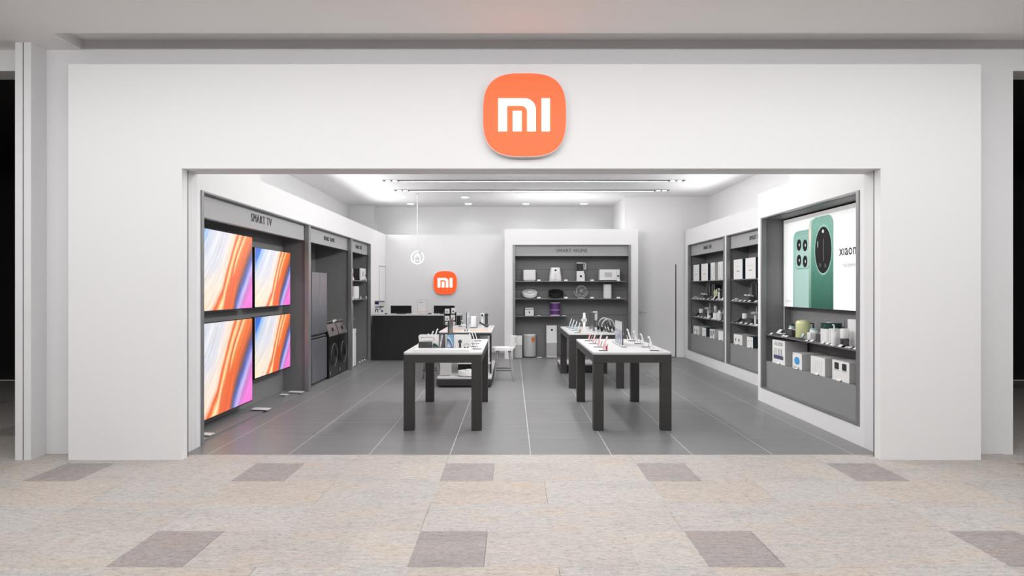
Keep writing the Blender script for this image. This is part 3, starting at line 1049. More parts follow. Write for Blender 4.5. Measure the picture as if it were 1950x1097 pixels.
for x, lab in ((-2.85, 'small black mouse beside the picture sheet on the counter'), (-1.86, 'small black mouse between the white sheet and the right monitor')):
    t = thing('computer_mouse', lab, 'mouse', (x, 15.42, 1.0265), 1.2)
    MB().ell((0, 0, 0.013), (0.03, 0.05, 0.013), 16, 10).build('shell', M_BLACK, t, smooth=True)
    MB().cyl(0, 0, 0, 0.01, 0.006, seg=10).xf(Matrix.Translation((-.005, -.025, 0.024)) @ Matrix.Rotation(PI / 2, 4, 'Y')).build('wheel', M_PDARK, t)
t = thing('access_switch', 'tiny white switch on the grey partition right of the counter', 'switch', (-0.62, 17.168, 1.16))
MB().box(-0.045, 0.045, -0.012, -0.0005, -0.02, 0.02, bev=0.004).build('plate', M_PWHITE, t)
MB().box(-0.02, 0.02, -0.018, -0.0125, -0.012, 0.012).build('button', M_PWHITE, t)

# ------------------------------------------------------------------ display tables
TZ = 0.882


def table(label, x0, y0, length=2.066, w=0.88, legs=True):
    t = thing('display_table', label, 'table', (x0, y0, 0), 0, 'charcoal display tables with white tops')
    MB().vbox(-0.004, w + 0.004, -0.004, length + 0.004, 0.859, TZ, 0.045, 5).build('table_top', M_TOP, t)
    lw_ = 0.116
    a = MB()
    a.box(0, w, 0.0, lw_ * .35, 0.766, 0.8585)
    a.box(0, w, length - lw_ * .35, length, 0.766, 0.8585)
    a.box(0, lw_ * .35, lw_ * .35, length - lw_ * .35, 0.766, 0.8585)
    a.box(w - lw_ * .35, w, lw_ * .35, length - lw_ * .35, 0.766, 0.8585)
    a.build('apron', M_TABLE, t)
    for x in (0, w - lw_):
        for y in (0, length - lw_):
            MB().box(x, x + lw_, y, y + lw_, 0, 0.7655, bev=0.004, seg=1).build('leg', M_TABLE, t)
    return t


table('charcoal display table with white top nearest the entrance on the left', -1.222, 7.69)
table('charcoal display table with white top nearest the entrance on the right', 0.918, 7.69)
table('charcoal display table with white top behind the near right table', 0.918, 10.947, 2.05)

# low podium behind the second right table
t = thing('display_podium', 'low black podium with white top behind the second right table', 'podium', (0.92, 13.03, 0))
MB().box(0.03, 0.85, 0.03, 0.77, 0, 0.029).build('kick_base', M_BLACK, t)
MB().box(0, 0.88, 0, 0.80, 0.03, 0.138).build('body', M_TABLE, t)
MB().vbox(0, 0.88, 0, 0.80, 0.1385, 0.162, 0.02).build('podium_top', M_TOP, t)

# tall bar table on a gondola base
t = thing('gondola_table', 'white topped bar table on a shelved charcoal gondola, with wood mats, behind the left table', 'table', (-1.222, 11.05, 0))
MB().box(0.03, 0.86, 0.03, 2.60, 0, 0.029).build('kick_base', M_BLACK, t)
MB().box(0, 0.89, 0, 2.63, 0.03, 0.138, bev=0.008).build('plinth', M_TABLE, t)
MB().vbox(0, 0.89, 0, 2.63, 0.1385, 0.162, 0.03).build('plinth_top', M_TOP, t)
MB().box(0.29, 0.62, 0.72, 1.95, 0.1625, 0.817).build('core_panel', M_COUNTER, t)
MB().vbox(-0.002, 0.884, 0.33, 2.34, 0.862, TZ, 0.02).build('table_top', M_TOP, t)
ap = MB()
ap.box(0.01, 0.872, 0.342, 2.328, 0.818, 0.8615)
ap.build('apron', M_TABLE, t)
for z in (0.345, 0.575):
    MB().box(0.625, 0.83, 0.72, 1.95, z, z + 0.02).build('shelf', M_TOP, t)
MB().box(0.30, 0.86, 0.46, 0.715, 0.33, 0.365).build('shelf', M_TOP, t)
MB().box(0.845, 0.875, 0.50, 0.53, 0.1625, 0.817).build('post', M_BLACK, t)
GX, GY = -1.222, 11.05

tb = thing('carton', 'tall plain white carton on the plinth of the gondola table', 'carton', (GX + 0.035, GY + 0.18, 0.1625))
MB().box(0, 0.18, 0, 0.14, 0, 0.36, bev=0.003, seg=1).build('box', M_CARDG, tb)
MB().box(0.01, 0.17, -0.002, -0.0003, 0.005, 0.02).build('base_line', M_INKG, tb)


def robot_vacuum(label, loc, mshell, rz=0.0, r=0.172, tilt=0.0, group=None):
    t = thing('robot_vacuum', label, 'robot vacuum', loc, rz, group)
    mx = Matrix.Translation((0, 0, r * math.sin(tilt))) @ Matrix.Rotation(tilt, 4, 'X')
    MB().lathe([(r * .93, 0.006), (r, 0.016), (r, 0.078), (r * .985, 0.086), (r * .95, 0.088)], 0, 0, 48).xf(mx).build('shell', mshell, t, smooth=True)
    turret = MB().lathe([(0.047, 0.0885), (0.047, 0.102), (0.042, 0.106)], 0, 0.02, 28).xf(mx).build('lidar_turret', mshell, t, smooth=True)
    k = MB()
    k.tube([(-0.045, -0.075, 0.089), (-0.03, -0.09, 0.0892), (0.03, -0.09, 0.0892), (0.045, -0.075, 0.089)], 0.004, 6)
    k.xf(mx).build('button', M_PDARK, t)
    MB().box(-r * .9, r * .9, -r * 0.5, r * .5, 0.0, 0.0055).xf(mx).build('underside', M_PDARK, t)
    if tilt:
        MB().box(-0.06, 0.06, -0.02 + r * .5, 0.02 + r * .5, 0.0, r * 1.25 * math.sin(tilt)).build('tilt_foot', M_PDARK, t)
    return t


robot_vacuum('white robot vacuum lying on the plinth of the gondola table', (GX + 0.50, GY + 0.24, 0.1625), M_PWHITE)
for (x, y, z, w, d, h, mm, lab) in (
        (0.66, 0.80, 0.366, 0.17, 0.22, 0.17, M_CARD, 'white carton on the middle shelf of the gondola table'),
        (0.66, 0.80, 0.1625, 0.17, 0.22, 0.16, M_CARDG, 'light grey carton on the plinth beneath the gondola shelves'),
        (0.66, 0.84, 0.596, 0.15, 0.20, 0.19, M_CARD, 'white carton on the top shelf of the gondola table')):
    c = thing('carton', lab, 'carton', (GX + x, GY + y, z))
    MB().box(0, w, 0, d, 0, h, bev=0.003, seg=1).build('box', mm, c)
    MB().box(0.015, w - 0.015, -0.002, -0.0003, h * .25, h * .45).build('label_panel', M_PGREY, c)
for (z, n, lab) in ((0.366, 0, 'white price tag on the edge of the middle gondola shelf'), (0.596, 0, 'white price tag on the edge of the top gondola shelf')):
    c = thing('price_tag', lab, 'price tag', (GX + 0.80, GY + 0.74, z))
    MB().box(0, 0.055, 0, 0.003, 0, 0.045).build('tag_card', M_PWHITE, c)
    MB().box(0, 0.055, 0.0035, 0.02, 0, 0.003).build('tag_foot', M_PWHITE, c)

for (x, w_, lab) in ((0.24, 0.235, 'light wood mat at the left on the gondola table'), (0.65, 0.30, 'light wood mat at the right on the gondola table')):
    c = thing('wood_mat', lab, 'mat', (GX + x, GY + 0.80, TZ + 0.0003))
    MB().vbox(-w_ / 2, w_ / 2, -0.21, 0.21, 0, 0.005, 0.01).build('board', M_WOOD, c)
    MB().box(-w_ / 2 + 0.005, w_ / 2 - 0.005, -0.215, -0.2105, 0, 0.005).build('edge_strip', M_WOOD, c)


# ------------------------------------------------------------------ chairs at the gondola table
def chair(label, loc, rz):
    """seat faces -x, backrest at +x"""
    t = thing('bar_chair', label, 'chair', loc, rz, 'chairs at the gondola table')
    s = MB()
    s.vbox(-0.205, 0.17, -0.20, 0.20, 0.535, 0.578, 0.09, 6)
    so = s.build('seat', M_PWHITE, t)
    bk = MB()
    n = 16
    ang = [math.radians(-52 + 104 * i / n) for i in range(n + 1)]
    bk.prism([(-0.03 + 0.232 * math.cos(a), 0.232 * math.sin(a)) for a in ang] +
             [(-0.03 + 0.215 * math.cos(a), 0.215 * math.sin(a)) for a in ang[::-1]], 'z', 0.60, 0.775)
    bk.xf(Matrix(((1, 0, .12, -.07), (0, 1, 0, 0), (0, 0, 1, 0), (0, 0, 0, 1))))
    bk.build('backrest', M_PWHITE, t, smooth=True)
    for y in (-0.11, 0.11):
        MB().tube([(0.13, y, 0.555), (0.185, y * 1.05, 0.578), (0.20, y * 1.1, 0.66)], 0.016).build('back_support', M_PWHITE, t, smooth=True)
    for x, fx in ((-0.10, -0.165), (0.10, 0.165)):
        for y, fy in ((-0.13, -0.19), (0.13, 0.19)):
            MB().tube([(x, y, 0.534), (fx, fy, 0.0)], [0.026, 0.014], 10).build('leg', M_CHAIRLEG, t, smooth=True)
    for y in (-0.172, 0.172):
        MB().tube([(-0.142, y, 0.19), (0.142, y, 0.19)], 0.009).build('stretcher', M_PDARK, t, smooth=True)
    return t


chair('white shell chair with grey splayed legs on the aisle side of the gondola table', (-0.145, 11.95, 0), 0)
chair('white shell chair mostly hidden on the far side of the gondola table', (-1.415, 11.95, 0), PI)


# ------------------------------------------------------------------ small goods: builders
def T(name, label, cat, loc, rz=0.0, group=None):
    return thing(name, label, cat, loc, rz, group)


def price_tag(label, loc, rz=0.0, w=0.07, h=0.034, lean=0.35, group='white price tags on the shelves'):
    t = T('price_tag', label, 'price tag', loc, rz, group)
    MB().box(-w / 2, w / 2, -0.002, 0.0, 0.001, h, rot=(-lean, 0, 0), at=(0, 0, 0.002)).build('tag_card', M_PWHITE, t)
    MB().box(-w / 2, w / 2, 0.002, 0.03, 0, 0.003).build('tag_foot', M_PDARK, t)
    return t


def carton(label, loc, rz, w, d, h, front=M_CARD, side=M_CARDG, art=None, group=None):
    """retail box with a printed front towards -y; the body shows the side colour"""
    t = T('carton', label, 'carton', loc, rz, group)
    MB().box(0, w, 0.0015, d, 0, h, bev=0.002, seg=1).build('box', side, t)
    f = MB().box(0.001, w - 0.001, -0.001, 0.0014, 0.001, h - 0.001).build('printed_front', front, t)
    for (nm_, x0, x1, z0, z1, mm) in (art or ()):
        MB().box(x0 * w, x1 * w, -0.0025, -0.0011, z0 * h, z1 * h).build(nm_, mm, f)
    return t


def riser(label, loc, rz, w, d, h):
    t = T('display_riser', label, 'display riser', loc, rz, 'dark display risers on the gadget shelves')
    MB().box(0, w, 0, d, 0, h, bev=0.003, seg=1).build('block', M_PDARK, t)
    return t


def kettle(label, loc, rz, r=0.075, h=0.215, m=M_CREAM):
    t = T('electric_kettle', label, 'kettle', loc, rz)
    MB().lathe([(r * .9, 0), (r, 0.012), (r, h * .86), (r * .93, h * .97), (r * .86, h)], 0, 0, 36).build('body', m, t, smooth=True)
    MB().lathe([(r * .8, h + 0.0005), (r * .8, h + 0.008), (0.02, h + 0.014)], 0, 0, 28).build('lid', m, t, smooth=True)
    MB().prism([(-r * .9, h * .80), (-r - 0.035, h * .96), (-r * .8, h * .98)], 'y', -0.018, 0.018).build('spout', m, t)
    MB().tube([(0, r * .97, h * .85), (0, r + .045, h * .86), (0, r + .05, h * .45), (0, r * .97, h * .25)], 0.011).build('handle', M_PDARK, t, smooth=True)
    return t


def rice_cooker(label, loc, rz, r=0.115, h=0.245):
    t = T('rice_cooker', label, 'rice cooker', loc, rz)
    MB().vbox(-r, r, -r, r, 0.014, h * .72, 0.06, 6).build('body', M_PWHITE, t)
    MB().vbox(-r * 1.0, r * 1.0, -r, r, h * .735, h, 0.06, 6).build('lid', M_GREENLID, t, 'dark green lid')
    MB().vbox(-r * .95, r * .95, -r * .95, r * .95, 0, 0.0135, 0.05, 5).build('foot', M_BLACK, t)
    MB().vbox(-r * .99, r * .99, -r * .99, r * .99, h * .7201, h * .7349, 0.058, 6).build('seal_ring', M_PGREY, t)
    return t


def soap_dispenser(label, loc, rz, h=0.20, r=0.026, m=M_PWHITE):
    t = T('soap_dispenser', label, 'dispenser', loc, rz)
    MB().cyl(0, 0, 0, h * .66, r, rnd=0.004).build('bottle', m, t, smooth=True)
    MB().cyl(0, 0, h * .661, h * .95, 0.008).build('pump_stem', m, t, smooth=True)
    MB().tube([(0, 0, h * .95), (0, 0, h), (-0.03, 0, h * 1.01), (-0.036, 0, h * .97)], 0.006).build('nozzle', m, t, smooth=True)
    return t


def bottle_black_base(label, loc, rz, r=0.04, h=0.23):
    t = T('garment_trimmer', label, 'trimmer', loc, rz)
    MB().cyl(0, 0, 0, h * .45, r * .95, rnd=0.004).build('base', M_BLACK, t, smooth=True)
    MB().cyl(0, 0, h * .4505, h, r, rnd=0.006).build('body', M_PWHITE, t, smooth=True)
    MB().tube([(0.0, 0.0, h), (0.0, 0, h + 0.085)], 0.004).build('antenna', M_PDARK, t)
    return t


def tall_panel(label, loc, rz, w, d, h):
    t = T('air_purifier', label, 'air purifier', loc, rz)
    MB().vbox(0, w, 0, d, 0.006, h, min(w, d) * .35, 6).build('housing', M_PWHITE, t)
    MB().vbox(0.01, w - 0.01, 0.01, d - 0.01, 0, 0.0055, min(w, d) * .3, 5).build('foot', M_PGREY, t)
    return t


def hair_brush(label, loc, rz):
    t = T('hair_dryer', label, 'hair dryer', loc, rz)
    MB().tube([(-0.10, 0, 0.02), (0, 0, 0.04), (0.03, 0, 0.05)], [0.014, 0.02, 0.024], 12).build('handle', M_PDARK, t, smooth=True)
    MB().tube([(0.031, 0, 0.05), (0.085, 0, 0.075)], [0.026, 0.024], 14).build('barrel', M_BLACK, t, smooth=True)
    return t


def potted_plant(label, loc, rz):
    t = T('potted_plant', label, 'plant', loc, rz)
    MB().lathe([(0.022, 0), (0.035, 0.05), (0.036, 0.055)], 0, 0, 20).build('pot', M_PWHITE, t, smooth=True)
    lf = MB()
    rr = random.Random(5)
    for i in range(26):
        a, e = rr.uniform(0, 2 * PI), rr.uniform(.15, 1.2)
        r = 0.036
        tip = (r * math.cos(a) * math.cos(e), r * math.sin(a) * math.cos(e), 0.056 + r * math.sin(e) * .9)
        lf.tube([(0.3 * tip[0], .3 * tip[1], 0.052), tip], [0.004, 0.009], 5)
    lf.build('leaves', M_PLANT, t)
    return t


def tilted_tablet(label, loc, rz, w, h, m=M_PWHITE, ang=0.55, name='scale_plate', cat='scale'):
    t = T(name, label, cat, loc, rz)
    mx = Matrix.Translation((0, 0, 0.009 * math.sin(ang))) @ Matrix.Rotation(-ang, 4, 'X')
    MB().box(-w / 2, w / 2, 0, 0.008, 0.0, h, bev=0.003, seg=1).xf(mx).build('plate', m, t)
    MB().box(-w * .3, w * .3, 0.012, 0.02, 0, h * .7 * math.cos(ang), bev=0).xf(Matrix.Translation((0, h * .72 * math.sin(ang), 0))).build('prop', M_PDARK, t)
    return t


def mug(label, loc, rz, r=0.045, h=0.085, m=M_PWHITE):
    t = T('mug', label, 'mug', loc, rz)
    MB().lathe([(r * .8, 0), (r, 0.008), (r, h), (r * .9, h), (r * .88, 0.012)], 0, 0, 28).build('cup', m, t, smooth=True)
    MB().tube([(-r * .98, 0, h * .85), (-r - .025, 0, h * .8), (-r - .022, 0, h * .4), (-r * .98, 0, h * .28)], 0.006).build('handle', m, t, smooth=True)
    return t


def small_pack(label, loc, rz, w=0.10, d=0.07, h=0.018, m=M_PWHITE, tilt=0.0):
    t = T('earphone_pack', label, 'earphones', loc, rz)
    mx = Matrix.Translation((0, 0, d * math.sin(tilt))) @ Matrix.Rotation(-tilt, 4, 'X')
    MB().box(-w / 2, w / 2, 0, d, 0.0, h, bev=0.003, seg=1).xf(mx).build('case', m, t)
    MB().box(-w * .3, w * .3, d * .25, d * .75, h + 0.0003, h + 0.002).xf(mx).build('insert', M_PDARK, t)
    return t


def camera_ball(label, loc, rz, h=0.19):
    t = T('security_camera', label, 'camera', loc, rz)
    MB().cyl(0, 0, 0, h * .66, 0.027, 0.022).build('stem', M_PWHITE, t, smooth=True)
    b = MB()
    b.ell((0, 0, h * .82), (0.036, 0.036, 0.036), 24, 14)
    b.build('head', M_PGREY, t, smooth=True)
    MB().cyl(0, 0, 0, 0.006, 0.022, seg=20).xf(Matrix.Translation((0, -0.032, h * .82)) @ Matrix.Rotation(PI / 2, 4, 'X')).build('lens', M_BLACK, t)
    return t


def desk_fan(label, loc, rz, h=0.25):
    t = T('desk_lamp', label, 'lamp', loc, rz)
    MB().cyl(0, 0, 0, 0.012, 0.055, rnd=0.003).build('foot', M_PWHITE, t, smooth=True)
    MB().cyl(0, 0, 0.0125, h * .72, 0.018).build('stem', M_PWHITE, t, smooth=True)
    MB().lathe([(0.02, h * .721), (0.075, h * .78), (0.078, h * .86), (0.04, h * .93)], 0, 0, 28).build('shade', M_PGREY, t, smooth=True)
    return t


def router_stick(label, loc, rz, h=0.26):
    t = T('selfie_stick', label, 'selfie stick', loc, rz)
    MB().cyl(0, 0, 0, 0.02, 0.03).build('foot', M_PGREY, t, smooth=True)
    MB().cyl(0, 0, 0.0205, h, 0.010, 0.008).build('rod', M_PWHITE, t, smooth=True)
    return t


def dark_speaker(label, loc, rz, w, d, h):
    t = T('speaker_box', label, 'speaker', loc, rz)
    MB().box(0, w, 0.004, d, 0, h, bev=0.004, seg=1).build('housing', M_BLACK, t)
    f = MB()
    for a in ((0, 0.008), (w - 0.008, w)):
        f.box(a[0], a[1], -0.002, 0.0035, 0, h)
    f.box(0.008, w - 0.008, -0.002, 0.0035, h - 0.008, h)
    f.build('edge_trim', M_PGREY, t)
    return t


def bottle(label, loc, rz, r, h, m):
    t = T('bottle', label, 'bottle', loc, rz)
    MB().lathe([(r * .92, 0), (r, 0.006), (r, h * .74), (r * .55, h * .84)], 0, 0, 20).build('body', m, t, smooth=True)
    MB().cyl(0, 0, h * .8405, h, r * .5).build('cap', M_PWHITE, t, smooth=True)
    return t


def canister(label, loc, rz, r, h, m=M_PWHITE, capm=M_PGREY):
    t = T('canister', label, 'canister', loc, rz)
    MB().cyl(0, 0, 0, h * .88, r, rnd=0.006).build('body', m, t, smooth=True)
    MB().cyl(0, 0, h * .8805, h, r * .96, rnd=0.004).build('lid', capm, t, smooth=True)
    return t


def watch(label, loc, rz, s=1.0, m=M_PWHITE):
    """large display watch standing upright on its strap, face towards -y"""
    t = T('wrist_watch', label, 'watch', loc, rz)
    MB().cyl(0, 0, -0.012, 0.012, 0.052 * s, seg=36).xf(Matrix.Translation((0, 0, 0.145 * s)) @ Matrix.Rotation(PI / 2, 4, 'X')).build('case', m, t, smooth=True)
    MB().cyl(0, 0, 0, 0.003, 0.040 * s, seg=32).xf(Matrix.Translation((0, -0.0125, 0.145 * s)) @ Matrix.Rotation(PI / 2, 4, 'X')).build('dial', M_PGREY, t)
    for z0, z1, w0, w1 in ((0.0, 0.096, .020, .028), (0.194, 0.29, .028, .022)):
        MB().prism([(-w0 * s, z0 * s), (w0 * s, z0 * s), (w1 * s, z1 * s), (-w1 * s, z1 * s)], 'y', -0.005, 0.005).build('strap', m, t)
    MB().box(-0.066 * s, -0.0525 * s, -0.006, 0.006, 0.135 * s, 0.155 * s).build('crown_knob', m, t)
    return t


def phone(label, loc, rz, pic, w=0.074, h=0.156, lean=0.32, back=M_PWHITE, group=None, case=None):
    """phone standing on its short edge, screen towards -y, leaning back"""
    t = T('smartphone', label, 'phone', loc, rz, group)
    mx = Matrix.Translation((0, 0, 0.012 * math.sin(lean))) @ Matrix.Rotation(-lean, 4, 'X')
    MB().box(-w / 2, w / 2, 0, 0.011, 0, h, bev=0.003, seg=2).xf(mx).build('body', M_PWHITE if case else back, t)
    if case:
        cs = MB().box(-w / 2 - 0.0015, w / 2 + 0.0015, 0.002, 0.0135, 0.001, h * 0.48, bev=0.003, seg=1)
        cs.xf(mx).build('protective_case', case, t)
    MB().slab_uv(-w / 2 + 0.003, w / 2 - 0.003, 0.004, h - 0.004, -0.0016, -0.0003).xf(mx).build('screen', pic, t)
    c = MB()
    for (a, b_) in ((-.02, .02), (.0, .02), (-.02, .0)):
        c.cyl(0, 0, 0, 0.002, 0.008, seg=12)
        for v in c.bm.verts[-24:]:
            v.co = Matrix.Translation((w * .22 + a * .9, 0.0113, h - 0.03 + b_ - .02)) @ Matrix.Rotation(-PI / 2, 4, 'X') @ v.co
    c.xf(mx).build('camera_bump', M_BLACK, t)
    return t


def phone_stand(label, loc, rz, wide=0.125, deep=0.10, dark=False, group=None):
    """base plate with an upright that the phone leans on; phone faces -y"""
    t = T('phone_stand', label, 'phone stand', loc, rz, group)
    MB().box(-wide / 2, wide / 2, -0.055, 0.055, 0, 0.011, bev=0.002, seg=1).build('base_plate', M_PWHITE if not dark else M_BLACK, t)
    for s_ in (-1, 1):
        MB().box(s_ * (wide / 2 + 0.0008) - 0.0006, s_ * (wide / 2 + 0.0008) + 0.0006, -0.052, 0.052, 0.001, 0.0095).build('edge_strip', M_PDARK, t)
    MB().box(-0.015, 0.015, 0.018, 0.026, 0.012, 0.085, rot=(-0.32, 0, 0), at=(0, 0.0135, 0.0)).build('back_rest', M_PGREY if not dark else M_BLACK, t)
    return t


# ------------------------------------------------------------------ rows of phones on the tables
ordn = ['nearest', 'second nearest', 'second farthest', 'farthest']


def phone_row(xs, ys, face, pic, look, where, accent=None, dark=False, z=TZ):
    """face -1: screens look towards -x, +1: towards +x"""
    for i, (x, y) in enumerate(zip(xs, ys)):
        rz = (-PI / 2 if face < 0 else PI / 2)
        g1, g2 = 'phone stands ' + where, 'phones ' + where
        phone_stand('%s stand, %s %s' % ('black' if dark else 'white', ordn[i], where), (x, y, z + 0.0003), rz, dark=dark, group=g1)
        phone('%s, %s %s' % (look, ordn[i], where), (x - face * 0.0, y, z + 0.0125), rz + 0.05 * face, pic, back=accent or M_PWHITE, group=g2, case=accent if accent in (M_PINK, M_TEALL) else None)


phone_row([1.055, 1.055, 1.05, 1.05], [7.95, 8.44, 8.93, 9.43], -1, M_PHRED, 'phone with pink screen', 'along the left edge of the near right table', M_PINK)
phone_row([1.645, 1.645, 1.645, 1.645], [7.95, 8.44, 8.93, 9.43], 1, M_PHGREY, 'phone with grey screen', 'along the right edge of the near right table')
phone_row([-0.415, -0.475, -0.475, -0.475], [8.17, 8.50, 8.93, 9.42], 1, M_PHGREY, 'phone with grey screen', 'along the right edge of the near left table')
phone_row([-1.085, -1.085, -1.085], [8.43, 8.92, 9.46], -1, M_PHGREY, 'phone with grey screen', 'along the left edge of the near left table')
phone_row([1.06, 1.06, 1.06, 1.06], [11.17, 11.70, 12.22, 12.74], -1, M_PHTEAL, 'phone with teal screen', 'along the left edge of the far right table', M_TEALL)
phone_row([1.63, 1.63, 1.63, 1.63], [11.25, 11.62, 12.05, 12.5], 1, M_PHGREY, 'black phone', 'along the right edge of the far right table', M_BLACK, dark=True)

# headphones on the last two black stands
for i, (x, y) in enumerate(((1.61, 11.435), (1.60, 11.835))):
    t = T('headphones', 'grey headphones with a wide round headband, %s of the two on the far right table' % ('nearer' if i == 0 else 'farther'),
          'headphones', (x, y, TZ + 0.0005), 0.25)
    MB().tube([(0.115 * math.cos(a), 0, 0.075 + 0.135 * math.sin(a)) for a in [PI * k / 18 for k in range(19)]], 0.011).build('headband', M_SPECK, t, smooth=True)
    for s in (-1, 1):
        MB().lathe([(0.032, -0.014), (0.038, -0.008), (0.038, 0.008), (0.032, 0.014)], s * 0.112, 0, 22, 'x', 0.045).xf(Matrix.Translation((s * 0.112 - s * 0.112, 0, 0))).build('ear_cup', M_BLACK, t, smooth=True)

for (x, y, w, h, mm, lab) in ((1.095, 7.93, 0.02, 0.045, M_RED, 'small red gadget on the nearest stand of the near right table'),
                              (1.115, 11.16, 0.018, 0.052, M_ORANGE, 'small orange gadget on the nearest stand of the far right table')):
    t = T('gadget_block', lab, 'gadget', (x, y - 0.01, TZ + 0.0125))
    MB().box(-w / 2, w / 2, -0.03, 0.0, 0, h * .8, bev=0.003).build('body', mm, t)
    MB().cyl(0, -0.015, h * .801, h, w * .35).build('cap', mm, t)


def tall_poster(label, x, y0, y1, pic, face, z=TZ, h=0.305):
    """double sided poster blade standing along y; face -1 looks to -x"""
    ln = y1 - y0
    t = T('poster_stand', label, 'poster', (x, (y0 + y1) / 2, z + 0.0004), -PI / 2 if face < 0 else PI / 2)
    MB().box(-ln / 2 - 0.11, ln / 2 + 0.11, -0.034, 0.034, 0, 0.022, bev=0.004, seg=1).build('foot', M_PGREY, t)
    MB().box(-ln / 2, ln / 2, -0.006, 0.006, 0.0225, h, bev=0).build('blade', M_ACRYL if False else M_PDARK, t)
    MB().slab_uv(-ln / 2 + 0.002, ln / 2 - 0.002, 0.026, h - 0.002, -0.0085, -0.0063).build('poster', pic, t)
    m = MB().slab_uv(-ln / 2 + 0.002, ln / 2 - 0.002, 0.026, h - 0.002, -0.0085, -0.0063)
    m.xf(Matrix.Rotation(PI, 4, 'Z')).build('poster', pic, t)
    return t


tall_poster('tall white poster blade printed with phones on the near right table', 1.37, 8.45, 9.02, M_POSTL, -1)
tall_poster('tall dark green poster blade with a red top on the near left table', -0.785, 8.42, 8.99, M_POSTD, 1, h=0.325)
tall_poster('tall black patterned poster blade on the far right table', 1.355, 11.26, 11.95, M_POSTK, -1, h=0.32)
tall_poster('tall poster blade seen edge on, on the gondola table', -0.795, 11.95, 12.6, M_POSTL, 1, h=0.30)

t = T('information_sign', 'upright grey card sign behind the black poster on the far right table', 'sign', (1.565, 12.85, TZ + 0.0004))
MB().box(-0.04, 0.04, 0, 0.006, 0.125, 0.30).build('card', M_PGREY, t)
MB().box(-0.008, 0.008, 0.0065, 0.012, 0.011, 0.29).build('post', M_PDARK, t)
MB().box(-0.05, 0.05, -0.04, 0.05, 0, 0.0105).build('foot', M_PDARK, t)
for z in (0.245, 0.257, 0.15):
    MB().box(-0.026, 0.022, -0.0015, -0.0003, z, z + 0.006).build('print_line', M_INK, t)
watch('oversized white display watch at the back of the far right table', (1.345, 12.72, TZ + 0.0004), 0.0, 0.93)

# front sign on the near left table
t = T('product_sign', 'white sign board with rounded corners across the front of the near left table', 'sign', (-0.79, 8.06, TZ + 0.0004))
q = []
for cx, cz, a0 in ((0.31 - .022, 0.178 - .022, 0), (-0.31 + .022, 0.178 - .022, 90)):
    for k in range(7):
        a = math.radians(a0 + 15 * k)
        q.append((cx + .022 * math.cos(a), cz + .022 * math.sin(a)))
brd = MB().prism(q + [(-0.31, 0.0225), (0.31, 0.0225)], 'y', 0, 0.008).build('board', M_PWHITE, t)
MB().vbox(-0.335, 0.31, -0.275, 0.012, 0, 0.022, 0.012).build('ledge', M_PWHITE, t)
m = MB()
m.text('xiaomi 15 T Series', 0.021, -0.285, 0.137, -0.0008, 0.0005, 'LEFT')
m.build('lettering', M_INK, brd)
m = MB()
m.text('в твоих руках', 0.017, -0.25, 0.098, -0.0008, 0.0005, 'LEFT')
m.build('lettering', M_INKG, brd)
m = MB().cyl(0, 0, 0, 0.0014, 0.0075, seg=18).xf(Matrix.Translation((-0.13, -0.0003, 0.121)) @ Matrix.Rotation(PI / 2, 4, 'X')).build('red_dot', M_RED, brd)
SX, SY, SZ = -0.79, 8.06, TZ + 0.0227
t = T('smartphone', 'black phone lying on its long edge at the left of the white sign', 'phone', (SX - 0.232, SY - 0.03, SZ))
mx = Matrix.Rotation(-0.18, 4, 'X')
MB().box(-0.08, 0.08, 0, 0.010, 0, 0.072, bev=0.004).xf(mx).build('body', M_BLACK, t)
cb = MB().lathe([(0.026, -0.003), (0.024, -0.006)], 0.048, 0.0, 28, 'y', 0.038).xf(mx).build('camera_bump', M_PDARK, t, smooth=True)
for (x, z) in ((0.038, 0.046), (0.058, 0.046), (0.038, 0.028), (0.058, 0.028)):
    MB().lathe([(0.006, -0.0062), (0.005, -0.0075)], x, 0.0, 14, 'y', z).xf(mx).build('lens', M_BLACK, cb, smooth=True)
t = T('earphone_case', 'dark green triangular case between the black phone and the silver phone', 'earphones', (SX - 0.108, SY - 0.03, SZ))
MB().prism([(-0.032, 0), (0.036, 0), (0.018, 0.03), (-0.012, 0.052), (-0.03, 0.05)], 'y', 0, 0.02).build('case', M_GREENLID, t)
MB().box(-0.02, 0.02, -0.002, -0.0003, 0.006, 0.012).build('front_clip', M_PGREY, t)
phone('phone with a silver swirl screen on the white sign board', (SX - 0.033, SY - 0.035, SZ), 0.0, M_PHSILV, 0.072, 0.158, 0.14, M_BLACK)
phone('phone with a blue curved screen on the white sign board', (SX + 0.064, SY - 0.035, SZ), 0.0, M_PHBLUE, 0.074, 0.158, 0.14, M_NAVY)
t = T('smart_watch', 'dark smart watch on the right half of the white sign board', 'watch', (SX + 0.177, SY - 0.006, SZ))
MB().cyl(0, 0, 0, 0.010, 0.021, seg=28).xf(Matrix.Translation((0, 0, 0.072)) @ Matrix.Rotation(PI / 2, 4, 'X')).build('case', M_PDARK, t, smooth=True)
MB().box(-0.012, 0.012, -0.006, 0.004, 0.0, 0.050, bev=0.003, seg=1).build('strap', M_PDARK, t)
t = T('fitness_band', 'curved grey fitness band near the right end of the sign board', 'fitness band', (SX + 0.255, SY - 0.03, SZ))
MB().tube([(0.03 * math.cos(a), 0, 0.028 + 0.022 * math.sin(a)) for a in [PI * k / 12 for k in range(13)]], 0.005).build('band', M_PGREY, t, smooth=True)
MB().box(-0.034, 0.034, -0.006, 0.006, 0, 0.006).build('tray', M_PWHITE, t)
